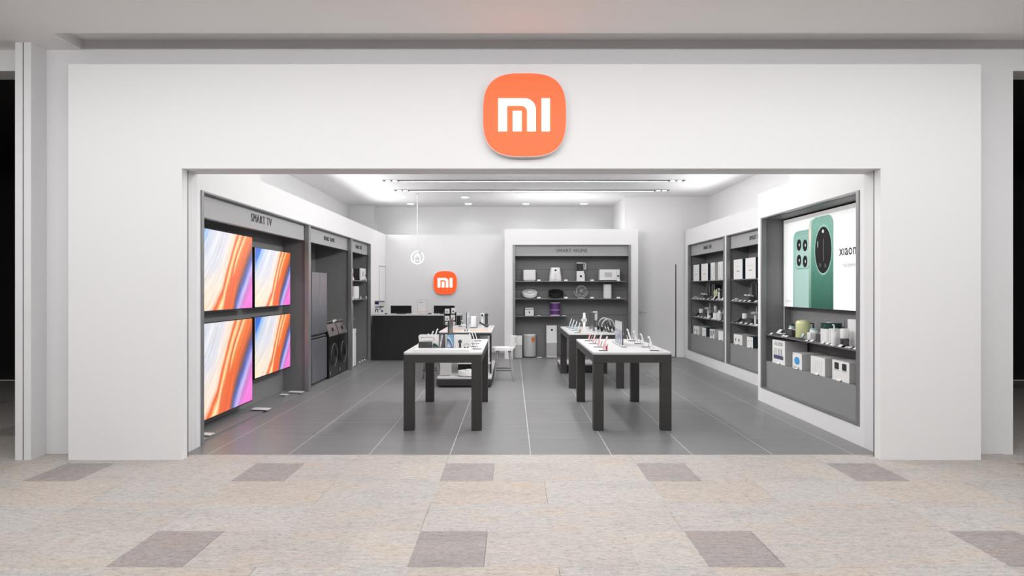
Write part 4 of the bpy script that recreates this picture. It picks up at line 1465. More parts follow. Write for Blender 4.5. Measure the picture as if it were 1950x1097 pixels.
for i, s in enumerate((-1, 1)):
    t = T('earbud', '%s of two black earbuds in front of the fitness band' % ('left' if s < 0 else 'right'), 'earbud', (SX + 0.255 + s * 0.018, SY - 0.07, SZ), 0, 'earbuds on the sign board')
    MB().ell((0, 0, 0.0095), (0.008, 0.008, 0.0095), 14, 10).build('shell', M_BLACK, t, smooth=True)
    MB().tube([(0, -0.006, 0.009), (0, -0.012, 0.007)], 0.003, 8).build('tip', M_PDARK, t, smooth=True)

# goods on the gondola table
t = T('accessory_stand', 'black wire stand hung with white accessory packs behind the gondola table', 'display stand', (-1.285, 14.2, 0))
MB().cyl(0, 0, 0, 0.02, 0.17).build('foot', M_BLACK, t)
MB().cyl(0, 0.02, 0.0205, 0.84, 0.016).build('pole', M_BLACK, t)
MB().box(-0.125, 0.125, 0.0, 0.008, 0.84, 1.115).build('back_plate', M_BLACK, t)
fr_ = MB()
for x in (-0.128, 0.128):
    fr_.tube([(x, -0.005, 0.84), (x, -0.005, 1.125)], 0.005, 6)
fr_.build('wire_frame', M_CHROME, t)
packs = [(-0.062, 1.085, .095, .10), (0.062, 1.085, .075, .115), (-0.062, .935, .095, .10), (0.056, .945, .085, .115), (-0.06, .845, .08, .07), (0.085, .845, .045, .07)]
words = ['top left', 'top right', 'middle left', 'middle right', 'bottom left', 'bottom right']
for (x, z, w, h), wd in zip(packs, words):
    c = T('accessory_pack', 'white accessory pack, %s on the black wire stand' % wd, 'accessory pack', (-1.285 + x, 14.2 - 0.008, z), 0, 'accessory packs on the wire stand')
    MB().box(-w / 2, w / 2, -0.022, -0.001, 0, h, bev=0.002, seg=1).build('blister', M_CARD, c)
    MB().box(-w * .2, w * .2, -0.0235, -0.0222, h * .25, h * .55).build('product_print', M_INKG if wd != 'top right' else M_INK, c)

t = T('tablet_pen', 'white stylus leaning in a holder at the back left of the gondola table', 'stylus', (-0.985, 13.0, TZ + 0.0004))
MB().tube([(0, 0, 0.012), (0.055, 0, 0.115)], 0.006).build('barrel', M_PWHITE, t, smooth=True)
MB().box(-0.035, 0.035, -0.03, 0.03, 0, 0.011).build('holder', M_BLACK, t)
t = T('tablet_computer', 'pale tablet lying tilted beside the stylus on the gondola table', 'tablet', (-0.86, 12.95, TZ + 0.0004))
MB().box(-0.10, 0.09, -0.07, 0.07, 0, 0.008, rot=(0.25, 0, 0), at=(0, 0, 0.022)).build('body', M_PGREY, t)
MB().box(-0.06, 0.06, 0.02, 0.05, 0, 0.015).build('prop', M_PDARK, t)
canister('small dark canister with white cap at the back of the gondola table', (-0.975, 13.28, TZ + 0.0004), 0, 0.026, 0.10, M_PDARK, M_PWHITE)
t = T('laptop_box', 'white folded display card right of the edge on poster on the gondola table', 'display card', (-0.70, 12.55, TZ + 0.0004), 0.5)
MB().box(-0.06, 0.05, 0, 0.008, 0, 0.215, bev=0).build('panel', M_PWHITE, t)
MB().box(0.05, 0.058, -0.05, 0.008, 0, 0.20).build('panel', M_PGREY, t)
MB().box(-0.07, 0.03, -0.055, -0.002, 0, 0.010).build('foot', M_PDARK, t)
for (x, mm, lab) in ((-0.555, M_PWHITE, 'white upright hair dryer at the right of the gondola table'), (-0.478, M_PDARK, 'dark upright hair dryer at the right end of the gondola table')):
    c = T('hair_dryer', lab, 'hair dryer', (x, 12.75, TZ + 0.0004))
    MB().cyl(0, 0, 0, 0.19, 0.026, 0.028).build('handle', mm, c, smooth=True)
    MB().lathe([(0.028, -0.05), (0.036, -0.045), (0.036, 0.035), (0.03, 0.04)], 0, 0, 24, 'y', 0.226).build('head', mm, c, smooth=True)
    MB().cyl(0, 0, 0, 0.002, 0.022, seg=20).xf(Matrix.Translation((0, -0.0502, 0.226)) @ Matrix.Rotation(PI / 2, 4, 'X')).build('nozzle', M_BLACK, c)
t = T('flashlight', 'black torch leaning in front of the two hair dryers', 'torch', (-0.515, 12.53, TZ + 0.0004))
MB().tube([(-0.085, 0, 0.105), (0.05, 0, 0.028)], [0.016, 0.02], 14).build('barrel', M_BLACK, t, smooth=True)
MB().tube([(0.051, 0, 0.0275), (0.085, 0, 0.012)], [0.022, 0.028], 14).xf(Matrix.Translation((0, 0, 0.018))).build('head', M_PDARK, t, smooth=True)
MB().box(-0.05, 0.10, -0.035, 0.035, 0, 0.003).build('tray', M_CLEAR if 'M_CLEAR' in globals() else M_PWHITE, t)
for i, s in enumerate((-1, 1)):
    t = T('earbud', '%s of two black earbuds at the front edge of the gondola table' % ('left' if s < 0 else 'right'), 'earbud', (-0.775 + s * 0.022, 11.53, TZ + 0.0004), 0, 'earbuds on the gondola table')
    MB().ell((0, 0, 0.012), (0.011, 0.011, 0.012), 14, 10).build('shell', M_BLACK, t, smooth=True)
    MB().tube([(0, -0.009, 0.011), (0, -0.017, 0.009)], 0.004, 8).build('tip', M_PDARK, t, smooth=True)


# ------------------------------------------------------------------ appliance cabinet on the back wall
CY = 15.66
Z1, Z2, Z3 = 1.7753, 1.3753, 0.9773
t = T('rice_cooker', 'white square rice cooker, first on the top shelf of the back cabinet', 'rice cooker', (0.40, CY + .14, Z1))
MB().vbox(-0.145, 0.145, -0.13, 0.13, 0.03, 0.245, 0.04, 6).build('body', M_PWHITE, t)
MB().vbox(-0.14, 0.14, -0.125, 0.125, 0.2455, 0.262, 0.04, 6).build('lid', M_PWHITE, t)
MB().vbox(-0.13, 0.13, -0.12, 0.12, 0, 0.0295, 0.04, 5).build('foot', M_PGREY, t)
for x in (0.0, 0.11):
    MB().box(x - .012, x + .012, -0.09, -0.07, 0.2625, 0.272).build('button', M_BLACK, t)

t = T('air_fryer', 'white tapered air fryer with a black dial on the top shelf of the back cabinet', 'air fryer', (1.0, CY + .15, Z1))
b = MB()
b.bm = bmesh.new()
prof = [(0.0, .142, .140), (0.02, .145, .142), (.11, .138, .14), (.26, .118, .12), (.315, .108, .11)]
rings = []
for z, rx, ry in prof:
    ring = []
    for k in range(40):
        a = 2 * PI * k / 40
        c_, s_ = math.cos(a), math.sin(a)
        ring.append(b.bm.verts.new((rx * math.copysign(abs(c_) ** .55, c_), ry * math.copysign(abs(s_) ** .55, s_), z)))
    rings.append(ring)
for r0, r1 in zip(rings, rings[1:]):
    for k in range(40):
        b.bm.faces.new((r0[k], r0[(k + 1) % 40], r1[(k + 1) % 40], r1[k]))
b.bm.faces.new(rings[0][::-1])
b.bm.faces.new(rings[-1])
b.build('body', M_PWHITE, t, smooth=True)
MB().cyl(0, 0, 0, 0.008, 0.024).xf(Matrix.Translation((0, -0.118, 0.25)) @ Matrix.Rotation(PI / 2, 4, 'X')).build('dial', M_BLACK, t, smooth=True)
MB().box(-0.014, 0.014, -0.185, -0.142, 0.035, 0.185, bev=0.008).build('handle', M_PWHITE, t)
MB().box(-0.10, 0.10, -0.1475, -0.1425, 0.022, 0.028).build('drawer_line', M_PGREY, t)

t = T('blender', 'white blender with smoked jug and looped handle on the top shelf of the back cabinet', 'blender', (1.585, CY + .14, Z1))
MB().prism([(-.092, 0), (.092, 0), (.086, .17), (.07, .19), (.07, .235), (-.092, .23)], 'y', -0.08, 0.08).build('motor_base', M_PWHITE, t)
MB().cyl(0, 0, 0, 0.012, 0.024).xf(Matrix.Translation((0.0, -0.081, 0.115)) @ Matrix.Rotation(PI / 2, 4, 'X')).build('dial', M_BLACK, t, smooth=True)
MB().cyl(-0.015, 0, 0.236, 0.405, 0.068, 0.072).build('jug', M_GLASS, t, smooth=True)
MB().cyl(-0.015, 0, 0.4055, 0.432, 0.076, rnd=0.005).build('lid', M_PWHITE, t, smooth=True)
MB().tube([(.055, 0, .418), (.10, 0, .418), (.122, 0, .395), (.115, 0, .27), (.085, 0, .268), (.078, 0, .39)], 0.011).build('handle', M_PWHITE, t, smooth=True)

t = T('microwave_oven', 'white microwave oven at the right end of the back cabinet top shelf', 'microwave', (2.255, CY + .04, Z1))
MB().box(-0.255, 0.215, 0.02, 0.255, 0.018, 0.265, bev=0.006).build('housing', M_PGREY, t)
dr_ = MB().box(-0.235, 0.145, -0.005, 0.0195, 0.02, 0.27, bev=0.004).build('door', M_PWHITE, t)
MB().box(-0.125, 0.04, -0.0075, -0.0053, 0.10, 0.20).build('window', M_CARDG, dr_)
MB().box(0.150, 0.222, -0.005, 0.0195, 0.02, 0.27, bev=0.004).build('control_panel', M_PWHITE, t)
MB().cyl(0, 0, 0, 0.012, 0.02).xf(Matrix.Translation((0.186, -0.0055, 0.12)) @ Matrix.Rotation(PI / 2, 4, 'X')).build('dial', M_BLACK, t, smooth=True)
for x in (-.20, .18):
    for y in (0.05, 0.23):
        MB().cyl(x, y, 0, 0.0175, 0.012, seg=12).build('foot', M_BLACK, t)

robot_vacuum('white robot vacuum tilted up on the middle shelf of the back cabinet', (0.41, CY + .15, Z2), M_PWHITE, 0, 0.175, 0.42)
robot_vacuum('black robot vacuum tilted up on the middle shelf of the back cabinet', (1.015, CY + .15, Z2), M_BLACK, 0, 0.175, 0.42)
t = T('table_fan', 'grey round table fan on a curved bracket on the middle shelf of the back cabinet', 'fan', (1.60, CY + .13, Z2))
MB().cyl(0, 0, 0, 0.014, 0.098, rnd=0.004).build('foot', M_PGREY, t, smooth=True)
MB().tube([(0.155 * math.cos(a), 0, 0.178 + 0.155 * math.sin(a)) for a in [PI + PI * k / 20 for k in range(21)]], 0.010).build('bracket', M_PGREY, t, smooth=True)
MB().tube([(0.118 * math.cos(2 * PI * k / 40), -0.03, 0.178 + 0.118 * math.sin(2 * PI * k / 40)) for k in range(40)], 0.009, 8, True).build('guard_ring', M_PGREY, t, smooth=True)
gr = MB()
for k in range(24):
    a = 2 * PI * k / 24
    gr.tube([(0.03 * math.cos(a), -0.042, 0.178 + 0.03 * math.sin(a)), (0.115 * math.cos(a + .35), -0.034, 0.178 + 0.115 * math.sin(a + .35))], 0.0022, 5)
for r in (0.055, 0.085):
    gr.tube([(r * math.cos(2 * PI * k / 30), -0.04, 0.178 + r * math.sin(2 * PI * k / 30)) for k in range(30)], 0.002, 5, True)
gr.build('grille', M_PGREY, t)
MB().cyl(0, 0, 0, 0.012, 0.028).xf(Matrix.Translation((0, -0.038, 0.178)) @ Matrix.Rotation(PI / 2, 4, 'X')).build('hub_cap', M_PGREY, t, smooth=True)
MB().lathe([(0.05, 0.012), (0.06, 0.02), (0.045, 0.06)], 0, 0, 24, 'y', 0.178).build('motor', M_PDARK, t, smooth=True)
fb = MB()
for k in range(5):
    a = 2 * PI * k / 5
    p = [(0.03 * math.cos(a), 0.178 + 0.03 * math.sin(a)), (0.10 * math.cos(a - .3), 0.178 + 0.10 * math.sin(a - .3)), (0.10 * math.cos(a + .35), 0.178 + 0.10 * math.sin(a + .35))]
    fb.prism(p, 'y', -0.012, -0.008)
fb.build('blades', M_PDARK, t)
t = T('air_purifier', 'white cylindrical humidifier at the right of the back cabinet middle shelf', 'humidifier', (2.205, CY + .13, Z2))
MB().vbox(-0.094, 0.094, -0.08, 0.08, 0.01, 0.315, 0.05, 8).build('housing', M_PWHITE, t)
MB().vbox(-0.088, 0.088, -0.075, 0.075, 0.3155, 0.332, 0.05, 8).build('top_cap', M_PGREY, t)
MB().vbox(-0.088, 0.088, -0.075, 0.075, 0, 0.0095, 0.05, 8).build('foot', M_PGREY, t)

t = T('pet_feeder', 'small white lidded box with dark slot on the lowest back cabinet shelf', 'pet feeder', (0.40, CY + .12, Z3))
MB().box(-0.10, 0.10, -0.08, 0.10, 0, 0.145, bev=0.008).build('body', M_PWHITE, t)
MB().box(-0.092, 0.092, -0.07, 0.09, 0.1455, 0.158).build('neck', M_PDARK, t)
MB().box(-0.096, 0.096, -0.078, 0.098, 0.1585, 0.185, bev=0.006).build('lid', M_PWHITE, t)
MB().box(-0.012, 0.012, -0.083, -0.0805, 0.06, 0.105, bev=0).build('slot', M_INK, t)
t = T('filter_cartridge', 'purple cylindrical filter with pale rings on the lowest shelf of the back cabinet', 'filter', (1.0, CY + .13, Z3))
MB().cyl(0, 0, 0, 0.025, 0.118, rnd=0.005).build('end_ring', M_LILAC, t, smooth=True)
MB().cyl(0, 0, 0.0255, 0.128, 0.114, seg=40).build('mesh_body', M_PURPLE, t, smooth=True)
MB().cyl(0, 0, 0.1285, 0.140, 0.117).build('end_ring', M_LILAC, t, smooth=True)
MB().cyl(0, 0, 0.1405, 0.292, 0.114, seg=40).build('mesh_body', M_PURPLE, t, smooth=True)
MB().cyl(0, 0, 0.2925, 0.305, 0.118).build('end_ring', M_LILAC, t, smooth=True)

carton('white and grey carton standing at the left foot of the back cabinet', (0.068, CY - .03, 0.0205), 0, 0.167, 0.22, 0.505, M_CARDG, M_CARDG,
       [('white_panel', 0.0, 1.0, .585, 1.0, M_CARD), ])
for x, z in ((0.03, .40), (0.10, .405), (0.03, .33), (0.105, .335)):
    pass
t = T('air_purifier', 'grey drum shaped air purifier with an orange badge at the foot of the back cabinet', 'air purifier', (0.405, CY + .12, 0.0205))
MB().cyl(0, 0, 0.02, 0.505, 0.147, seg=48, rnd=0.006).build('housing', M_PGREY, t, smooth=True)
MB().cyl(0, 0, 0, 0.0195, 0.142, seg=40).build('foot', M_BLACK, t)
MB().cyl(0, 0, 0.5055, 0.53, 0.149, seg=48, rnd=0.004).build('top_ring', M_PWHITE, t, smooth=True)
bd = MB()
bd.prism([(-.045, .06), (.045, .06), (.045, -.005), (0, -.055), (-.045, -.005)], 'y', 0, 0.004)
bd.xf(Matrix.Rotation(math.radians(32), 4, 'Z') @ Matrix.Translation((0.0, -0.1515, 0.40)))
bd.build('badge', M_ORANGE, t, 'orange pointed badge')
t = T('air_purifier', 'tall white tower air purifier with round black display at the back cabinet foot', 'air purifier', (0.91, CY + .13, 0.0205))
MB().box(-0.12, 0.12, -0.12, 0.12, 0.335, 0.735, bev=0.006).build('upper_housing', M_PWHITE, t)
MB().box(-0.12, 0.12, -0.12, 0.12, 0.03, 0.334, bev=0.004).build('intake_mesh', M_SPECK, t)
MB().box(-0.118, 0.118, -0.118, 0.118, 0.008, 0.0295).build('foot_rail', M_PWHITE, t)
MB().box(-0.10, 0.10, -0.10, 0.10, 0, 0.0075).build('foot', M_BLACK, t)
MB().cyl(0, 0, 0, 0.003, 0.024).xf(Matrix.Translation((0.005, -0.1205, 0.635)) @ Matrix.Rotation(PI / 2, 4, 'X')).build('display', M_BLACK, t, 'round black display')

for z, nm_ in ((Z1, 'top'), (Z2, 'middle')):
    what = ['rice cooker', 'air fryer', 'blender', 'microwave'] if nm_ == 'top' else ['white robot vacuum', 'black robot vacuum', 'table fan', 'humidifier']
    for x, w_ in zip((0.615, 1.235, 1.835, 2.44), what):
        price_tag('white price tag right of the %s in the back cabinet' % w_, (x, CY - 0.015, z), 0, 0.078, 0.036, 0.15)
for x, w_ in ((0.615, 'small lidded box'), (1.19, 'purple filter')):
    price_tag('low white price tag right of the %s in the back cabinet' % w_, (x, CY - 0.015, Z3), 0, 0.078, 0.014, 0.6)
price_tag('low white price tag on the cabinet floor between the drum and tower purifiers', (0.63, CY - 0.03, 0.0205), 0, 0.09, 0.016, 0.6)

# ------------------------------------------------------------------ narrow shelf bay on the left wall
t = T('blender', 'white blender with a clear jug on the top shelf of the left shelf bay', 'blender', (-3.29, 13.80, 1.7773), LEFT)
MB().box(-0.10, 0.10, -0.06, 0.08, 0, 0.235, bev=0.012).build('motor_base', M_PWHITE, t)
MB().cyl(0, 0.01, 0.2355, 0.40, 0.065).build('jug', M_ACRYL, t, smooth=True)
MB().cyl(0, 0.01, 0.4005, 0.42, 0.07).build('lid', M_PWHITE, t, smooth=True)
MB().cyl(0, 0, 0, 0.012, 0.022).xf(Matrix.Translation((0.0, -0.061, 0.115)) @ Matrix.Rotation(PI / 2, 4, 'X')).build('dial', M_BLACK, t, smooth=True)
t = T('microwave_oven', 'white fronted microwave with dark sides on the top shelf of the left shelf bay', 'microwave', (-3.26, 14.93, 1.7773), LEFT)
MB().box(-0.24, 0.24, 0.02, 0.26, 0.018, 0.262, bev=0.004).build('housing', M_GLASS, t)
dr_ = MB().box(-0.25, 0.145, -0.01, 0.0195, 0.016, 0.268, bev=0.004).build('door', M_PWHITE, t)
MB().box(-0.14, 0.03, -0.0125, -0.0105, 0.09, 0.20).build('window', M_CARDG, dr_)
MB().box(0.150, 0.25, -0.01, 0.0195, 0.016, 0.268, bev=0.004).build('control_panel', M_PWHITE, t)
MB().cyl(0, 0, 0, 0.012, 0.02).xf(Matrix.Translation((0.20, -0.0105, 0.12)) @ Matrix.Rotation(PI / 2, 4, 'X')).build('dial', M_BLACK, t, smooth=True)
MB().box(-0.2, 0.2, 0.03, 0.22, 0, 0.0175).build('foot', M_BLACK, t)
t = T('rice_cooker', 'white rounded rice cooker on the second shelf of the left shelf bay', 'rice cooker', (-3.36, 14.30, 1.3833), LEFT)
MB().vbox(-0.16, 0.17, -0.13, 0.13, 0.02, 0.255, 0.06, 6).build('body', M_PWHITE, t)
MB().vbox(-0.15, 0.16, -0.12, 0.12, 0.2555, 0.27, 0.06, 6).build('lid', M_PWHITE, t)
MB().vbox(-0.15, 0.16, -0.12, 0.12, 0, 0.0195, 0.06, 6).build('foot', M_PGREY, t)
canister('short white canister at the near end of the second shelf of the left shelf bay', (-3.26, 13.66, 1.3833), LEFT, 0.05, 0.12)
t = T('air_purifier', 'white rounded purifier on the short shelf of the left shelf bay', 'air purifier', (-3.33, 13.74, 0.9853), LEFT)
MB().vbox(-0.10, 0.10, -0.10, 0.10, 0.006, 0.35, 0.05, 8).build('housing', M_PWHITE, t)
MB().vbox(-0.09, 0.09, -0.09, 0.09, 0, 0.0055, 0.05, 6).build('foot', M_PGREY, t)
t = T('tower_heater', 'tall thin pale tower standing on the floor of the left shelf bay', 'tower heater', (-3.42, 14.42, 0.0205), LEFT)
MB().box(-0.07, 0.07, -0.05, 0.05, 0.02, 1.27, bev=0.008).build('housing', M_PGREY, t)
MB().box(-0.09, 0.09, -0.08, 0.08, 0, 0.0195, bev=0.004).build('foot', M_PGREY, t)
t = T('air_purifier', 'white floor purifier with an orange light in the left shelf bay', 'air purifier', (-3.31, 13.97, 0.0205), LEFT)
MB().vbox(-0.13, 0.13, -0.10, 0.12, 0.01, 0.76, 0.05, 8).build('housing', M_PWHITE, t)
MB().vbox(-0.12, 0.12, -0.09, 0.11, 0, 0.0095, 0.05, 6).build('foot', M_PGREY, t)
MB().box(0.05, 0.075, -0.103, -0.1005, 0.62, 0.67).build('sensor', M_PDARK, t)
t = T('pet_fountain', 'small white pet fountain with an orange lid in the left shelf bay', 'pet fountain', (-3.245, 13.62, 0.0205), LEFT)
MB().vbox(-0.09, 0.09, -0.06, 0.10, 0, 0.33, 0.04, 6).build('tank', M_PWHITE, t)
MB().vbox(-0.08, 0.08, -0.05, 0.09, 0.3305, 0.46, 0.04, 6).build('lid', M_ORANGE, t)
for y, z, lab in ((13.95, 1.7773, 'white price tag between blender and microwave in the left shelf bay'), (14.6, 1.7773, 'white price tag before the microwave in the left shelf bay'),
                  (15.18, 1.7773, 'white price tag at the far end of the top shelf in the left shelf bay'),
                  (13.9, 1.3833, 'white price tag at the near end of the second shelf in the left shelf bay'), (14.62, 1.3833, 'white price tag right of the rounded rice cooker in the left shelf bay'),
                  (15.15, 1.3833, 'white price tag at the far end of the second shelf in the left shelf bay')):
    price_tag(lab, (-3.235, y, z), LEFT, 0.08, 0.05, 0.1)
for y, lab in ((14.12, 'white floor tag beside the white floor purifier'), (14.6, 'white floor tag before the pale tower'),
               (14.86, 'white floor tag halfway along the narrow left bay'), (15.1, 'white floor tag at the far end of the left shelf bay')):
    price_tag(lab, (-3.245, y, 0.0205), LEFT, 0.13, 0.03, 0.9)

# ------------------------------------------------------------------ goods in the two far right cabinets
FX = 4.125


def far_bay(y_far, name, seen):
    """y_far: far inner end of the bay; seen: length of the bay in view"""
    def put(a):
        return a <= seen
    row = [(0.16, .48, M_CARD, M_TEAL, 'white faced teal carton'), (0.80, .50, M_CARD, M_TEAL, 'white faced teal carton'),
           (1.50, .29, M_CARD, M_CARDG, 'slim white carton'), (2.02, .30, M_CARD, M_CARDG, 'slim white carton')]
    pos = ['farthest', 'second farthest', 'second nearest', 'nearest']
    for i, (a, w, fm, sm, lk) in enumerate(row):
        if put(a):
            carton('%s, %s on the top shelf of the %s' % (lk, pos[i], name), (FX, y_far - a, 1.7755), RIGHT, w, 0.17, 0.362, fm, sm,
                   [('text_line', .35, .65, .38, .43, M_INKG), ('text_line', .2, .7, .62, .635, M_CARDG)] if i < 2 else
                   [('print_line', .2, .28, .12, .85, M_CARDG), ('print_line', .62, .70, .12, .85, M_CARDG), ('logo', .4, .5, .04, .1, M_INK)])
    # middle shelf
    zb = 1.3725
    if put(.4):
        riser('dark riser at the far end of the middle shelf in the %s' % name, (FX + .02, y_far - 0.52, zb), RIGHT, 0.40, 0.22, 0.085)
        small_pack('white pack on the riser of the middle shelf in the %s' % name, (FX + .05, y_far - 0.62, zb + .0855), RIGHT, .12, .07, .022, tilt=.3)
        small_pack('white pack beside the riser of the middle shelf in the %s' % name, (FX - .02, y_far - 0.34, zb), RIGHT, .13, .05, .06, M_PGREY)
        small_pack('pale pack behind the others on the middle shelf in the %s' % name, (FX + .06, y_far - 0.80, zb + .0855), RIGHT, .10, .07, .022, tilt=.3)
        dark_speaker('tall black speaker, left of the pair on the middle shelf in the %s' % name, (FX + .17, y_far - 0.62, zb + .0856), RIGHT, 0.24, 0.10, 0.25)
    if put(1.0):
        dark_speaker('tall black speaker, right of the pair on the middle shelf in the %s' % name, (FX + .17, y_far - 1.0, zb), RIGHT, 0.22, 0.10, 0.32)
        riser('small dark riser halfway along the middle shelf in the %s' % name, (FX + .03, y_far - 1.32, zb), RIGHT, 0.30, 0.16, 0.075)
    if put(1.1):
        bottle('left one of two pale green bottles on the middle shelf in the %s' % name, (FX + .12, y_far - 1.40, zb + .0755), RIGHT, 0.026, 0.13, M_CREAM)
    if put(1.5):
        bottle('right one of two pale green bottles on the middle shelf in the %s' % name, (FX + .12, y_far - 1.53, zb + .0755), RIGHT, 0.026, 0.15, M_CREAM)
        tilted_tablet('small white tilted plate on the middle shelf in the %s' % name, (FX + .0, y_far - 1.66, zb), RIGHT, 0.07, 0.10, ang=.5)
        camera_ball('white camera with a round head on the middle shelf in the %s' % name, (FX + .05, y_far - 1.92, zb), RIGHT, 0.25)
        tilted_tablet('larger white tilted plate on the middle shelf in the %s' % name, (FX + .0, y_far - 2.24, zb), RIGHT, 0.13, 0.11, ang=.7)
        canister('pale green canister at the near end of the middle shelf in the %s' % name, (FX + .07, y_far - 2.42, zb), RIGHT, 0.045, 0.19, M_CREAM, M_CREAM)
    # lower shelf
    zc = 0.9725
    if put(.4):
        riser('dark riser at the far end of the lower shelf in the %s' % name, (FX + .05, y_far - 0.50, zc), RIGHT, 0.45, 0.24, 0.09)
        mug('white mug on the lower shelf in the %s' % name, (FX + .06, y_far - 0.60, zc + .0905), RIGHT, .05, .095)
        hair_brush('black brush lying at the far end of the lower shelf in the %s' % name, (FX + .0, y_far - 0.36, zc), RIGHT + .5)
        router_stick('slim white stick standing on the lower shelf in the %s' % name, (FX + .18, y_far - 0.84, zc + .0905), RIGHT, 0.23)
    if put(.9):
        canister('white canister behind the lamp on the lower shelf in the %s' % name, (FX + .25, y_far - 1.02, zc), RIGHT, .04, .29)
        desk_fan('white lamp with a flat round shade on the lower shelf in the %s' % name, (FX + .06, y_far - 1.12, zc), RIGHT, 0.25)
    if put(1.4):
        mug('small white cup in the middle of the lower shelf in the %s' % name, (FX + .02, y_far - 1.33, zc), RIGHT, .04, .075)
        riser('dark riser at the near half of the lower shelf in the %s' % name, (FX + .13, y_far - 1.58, zc), RIGHT, 0.5, 0.14, 0.11)
        tilted_tablet('grey tilted plate on the near riser of the lower shelf in the %s' % name, (FX + .18, y_far - 1.74, zc + .1105), RIGHT, 0.20, 0.12, M_PGREY, .4)
        canister('white canister on the near half of the lower shelf in the %s' % name, (FX + .05, y_far - 1.72, zc), RIGHT, .062, .145)
        bottle('white bottle at the near half of the lower shelf in the %s' % name, (FX + .02, y_far - 2.05, zc), RIGHT, .05, .20, M_PWHITE)
        mug('white mug at the near end of the lower shelf in the %s' % name, (FX + .06, y_far - 2.36, zc), RIGHT, .055, .12)
    # boxes standing on the plinth
    low = [(0.16, .47, M_CARDG, 'white carton with two dark drops', [('drop_print', .2, .28, .35, .6, M_INK), ('drop_print', .58, .68, .3, .6, M_INK)]),
           (0.87, .30, M_TEAL, 'small white faced teal carton', [('dot_print', .2, .3, .55, .65, M_INKG), ('dot_print', .7, .8, .6, .75, M_INKG)]),
           (1.44, .33, M_CARDG, 'white carton with three dark bars', [('bar_print', .1, .18, .2, .85, M_INK), ('bar_print', .4, .58, .2, .85, M_INK), ('bar_print', .78, .9, .5, .85, M_INK)]),
           (2.04, .33, M_CARDG, 'plain white carton', [])]
    for i, (a, w, sm, lk, art) in enumerate(low):
        if put(a):
            carton('%s on the plinth of the %s' % (lk, name), (FX, y_far - a, 0.5805), RIGHT, w, 0.24, 0.185, M_CARD, sm, art)
    rows = [(zb, [.10, .28, .52, .74, .98, 1.30, 1.62, 1.92, 2.12, 2.42], 'middle'), (zc, [.14, .32, .55, .80, 1.06, 1.34, 1.62, 1.86, 2.10, 2.40], 'lower'), (0.5805, [.40, 1.04, 1.62, 2.2], 'plinth')]
    num = ['first', 'second', 'third', 'fourth', 'fifth', 'sixth', 'seventh', 'eighth', 'ninth', 'tenth']
    for z, xs, rn in rows:
        for i, a in enumerate(xs):
            if put(a):
                where = 'on the plinth' if rn == 'plinth' else 'on the %s shelf' % rn
                price_tag('price tag %s of the %s, %s from far end' % (where, name, num[i]), (XRF + (.042 if rn == 'plinth' else .066), y_far - a, z), RIGHT, 0.11, 0.045, 0.95)


far_bay(15.679, 'farthest right bay', 9.0)
far_bay(12.859, 'half hidden bay', 1.35)

# ------------------------------------------------------------------ near right cabinet: poster, shelf goods, boxes
PXP = 3.84
P0 = 9.655                                  # far edge of the poster
t = T('backlit_poster', 'large backlit poster of two green phones in the near right cabinet', 'poster', (PXP, P0, 0), RIGHT)
PW, PZ0, PZ1 = 2.64, 1.350, 2.565
M_LIGHTBOX = mat('poster_backlit_white', (236, 237, 236), 0.4, emit=0.30, vary=0.0)
MB().box(0, PW, 0.012, 0.10, PZ0, PZ1).build('light_box', M_PDARK, t)
face = MB().box(0.003, PW - 0.003, 0, 0.0115, PZ0 + 0.003, PZ1 - 0.003).build('poster_face', M_LIGHTBOX, t)


def print_mat(name, stops, speck=0.0, horiz=False):
    m = bpy.data.materials.new(name)
    m.use_nodes = True
    nt_ = m.node_tree
    b_ = nt_.nodes['Principled BSDF']
    tc_ = nt_.nodes.new('ShaderNodeTexCoord')
    sp = nt_.nodes.new('ShaderNodeSeparateXYZ')
    nt_.links.new(tc_.outputs['Generated'], sp.inputs[0])
    rp = nt_.nodes.new('ShaderNodeValToRGB')
    e = rp.color_ramp.elements
    e[0].position, e[0].color = stops[0][0], (*lin(stops[0][1]), 1)
    e[1].position, e[1].color = stops[-1][0], (*lin(stops[-1][1]), 1)
    for p, c_ in stops[1:-1]:
        k_ = e.new(p)
        k_.color = (*lin(c_), 1)
    nt_.links.new(sp.outputs[0 if horiz else 2], rp.inputs[0])
    out = rp.outputs[0]
    if speck:
        nz = nt_.nodes.new('ShaderNodeTexNoise')
        nz.inputs['Scale'].default_value = 90
        nt_.links.new(tc_.outputs['Object'], nz.inputs['Vector'])
        mr = nt_.nodes.new('ShaderNodeMapRange')
        mr.inputs['From Min'].default_value, mr.inputs['From Max'].default_value = 0.3, 0.75
        mr.inputs['To Min'].default_value, mr.inputs['To Max'].default_value = 1 - speck, 1 + speck * 1.6
        vm = nt_.nodes.new('ShaderNodeVectorMath')
        vm.operation = 'SCALE'
        nt_.links.new(nz.outputs['Fac'], mr.inputs['Value'])
        nt_.links.new(out, vm.inputs[0])
        nt_.links.new(mr.outputs['Result'], vm.inputs['Scale'])
        out = vm.outputs[0]
    nt_.links.new(out, b_.inputs['Base Color'])
    nt_.links.new(out, b_.inputs['Emission Color'])
    b_.inputs['Emission Strength'].default_value = 0.30
    b_.inputs['Roughness'].default_value = 0.4
    return m


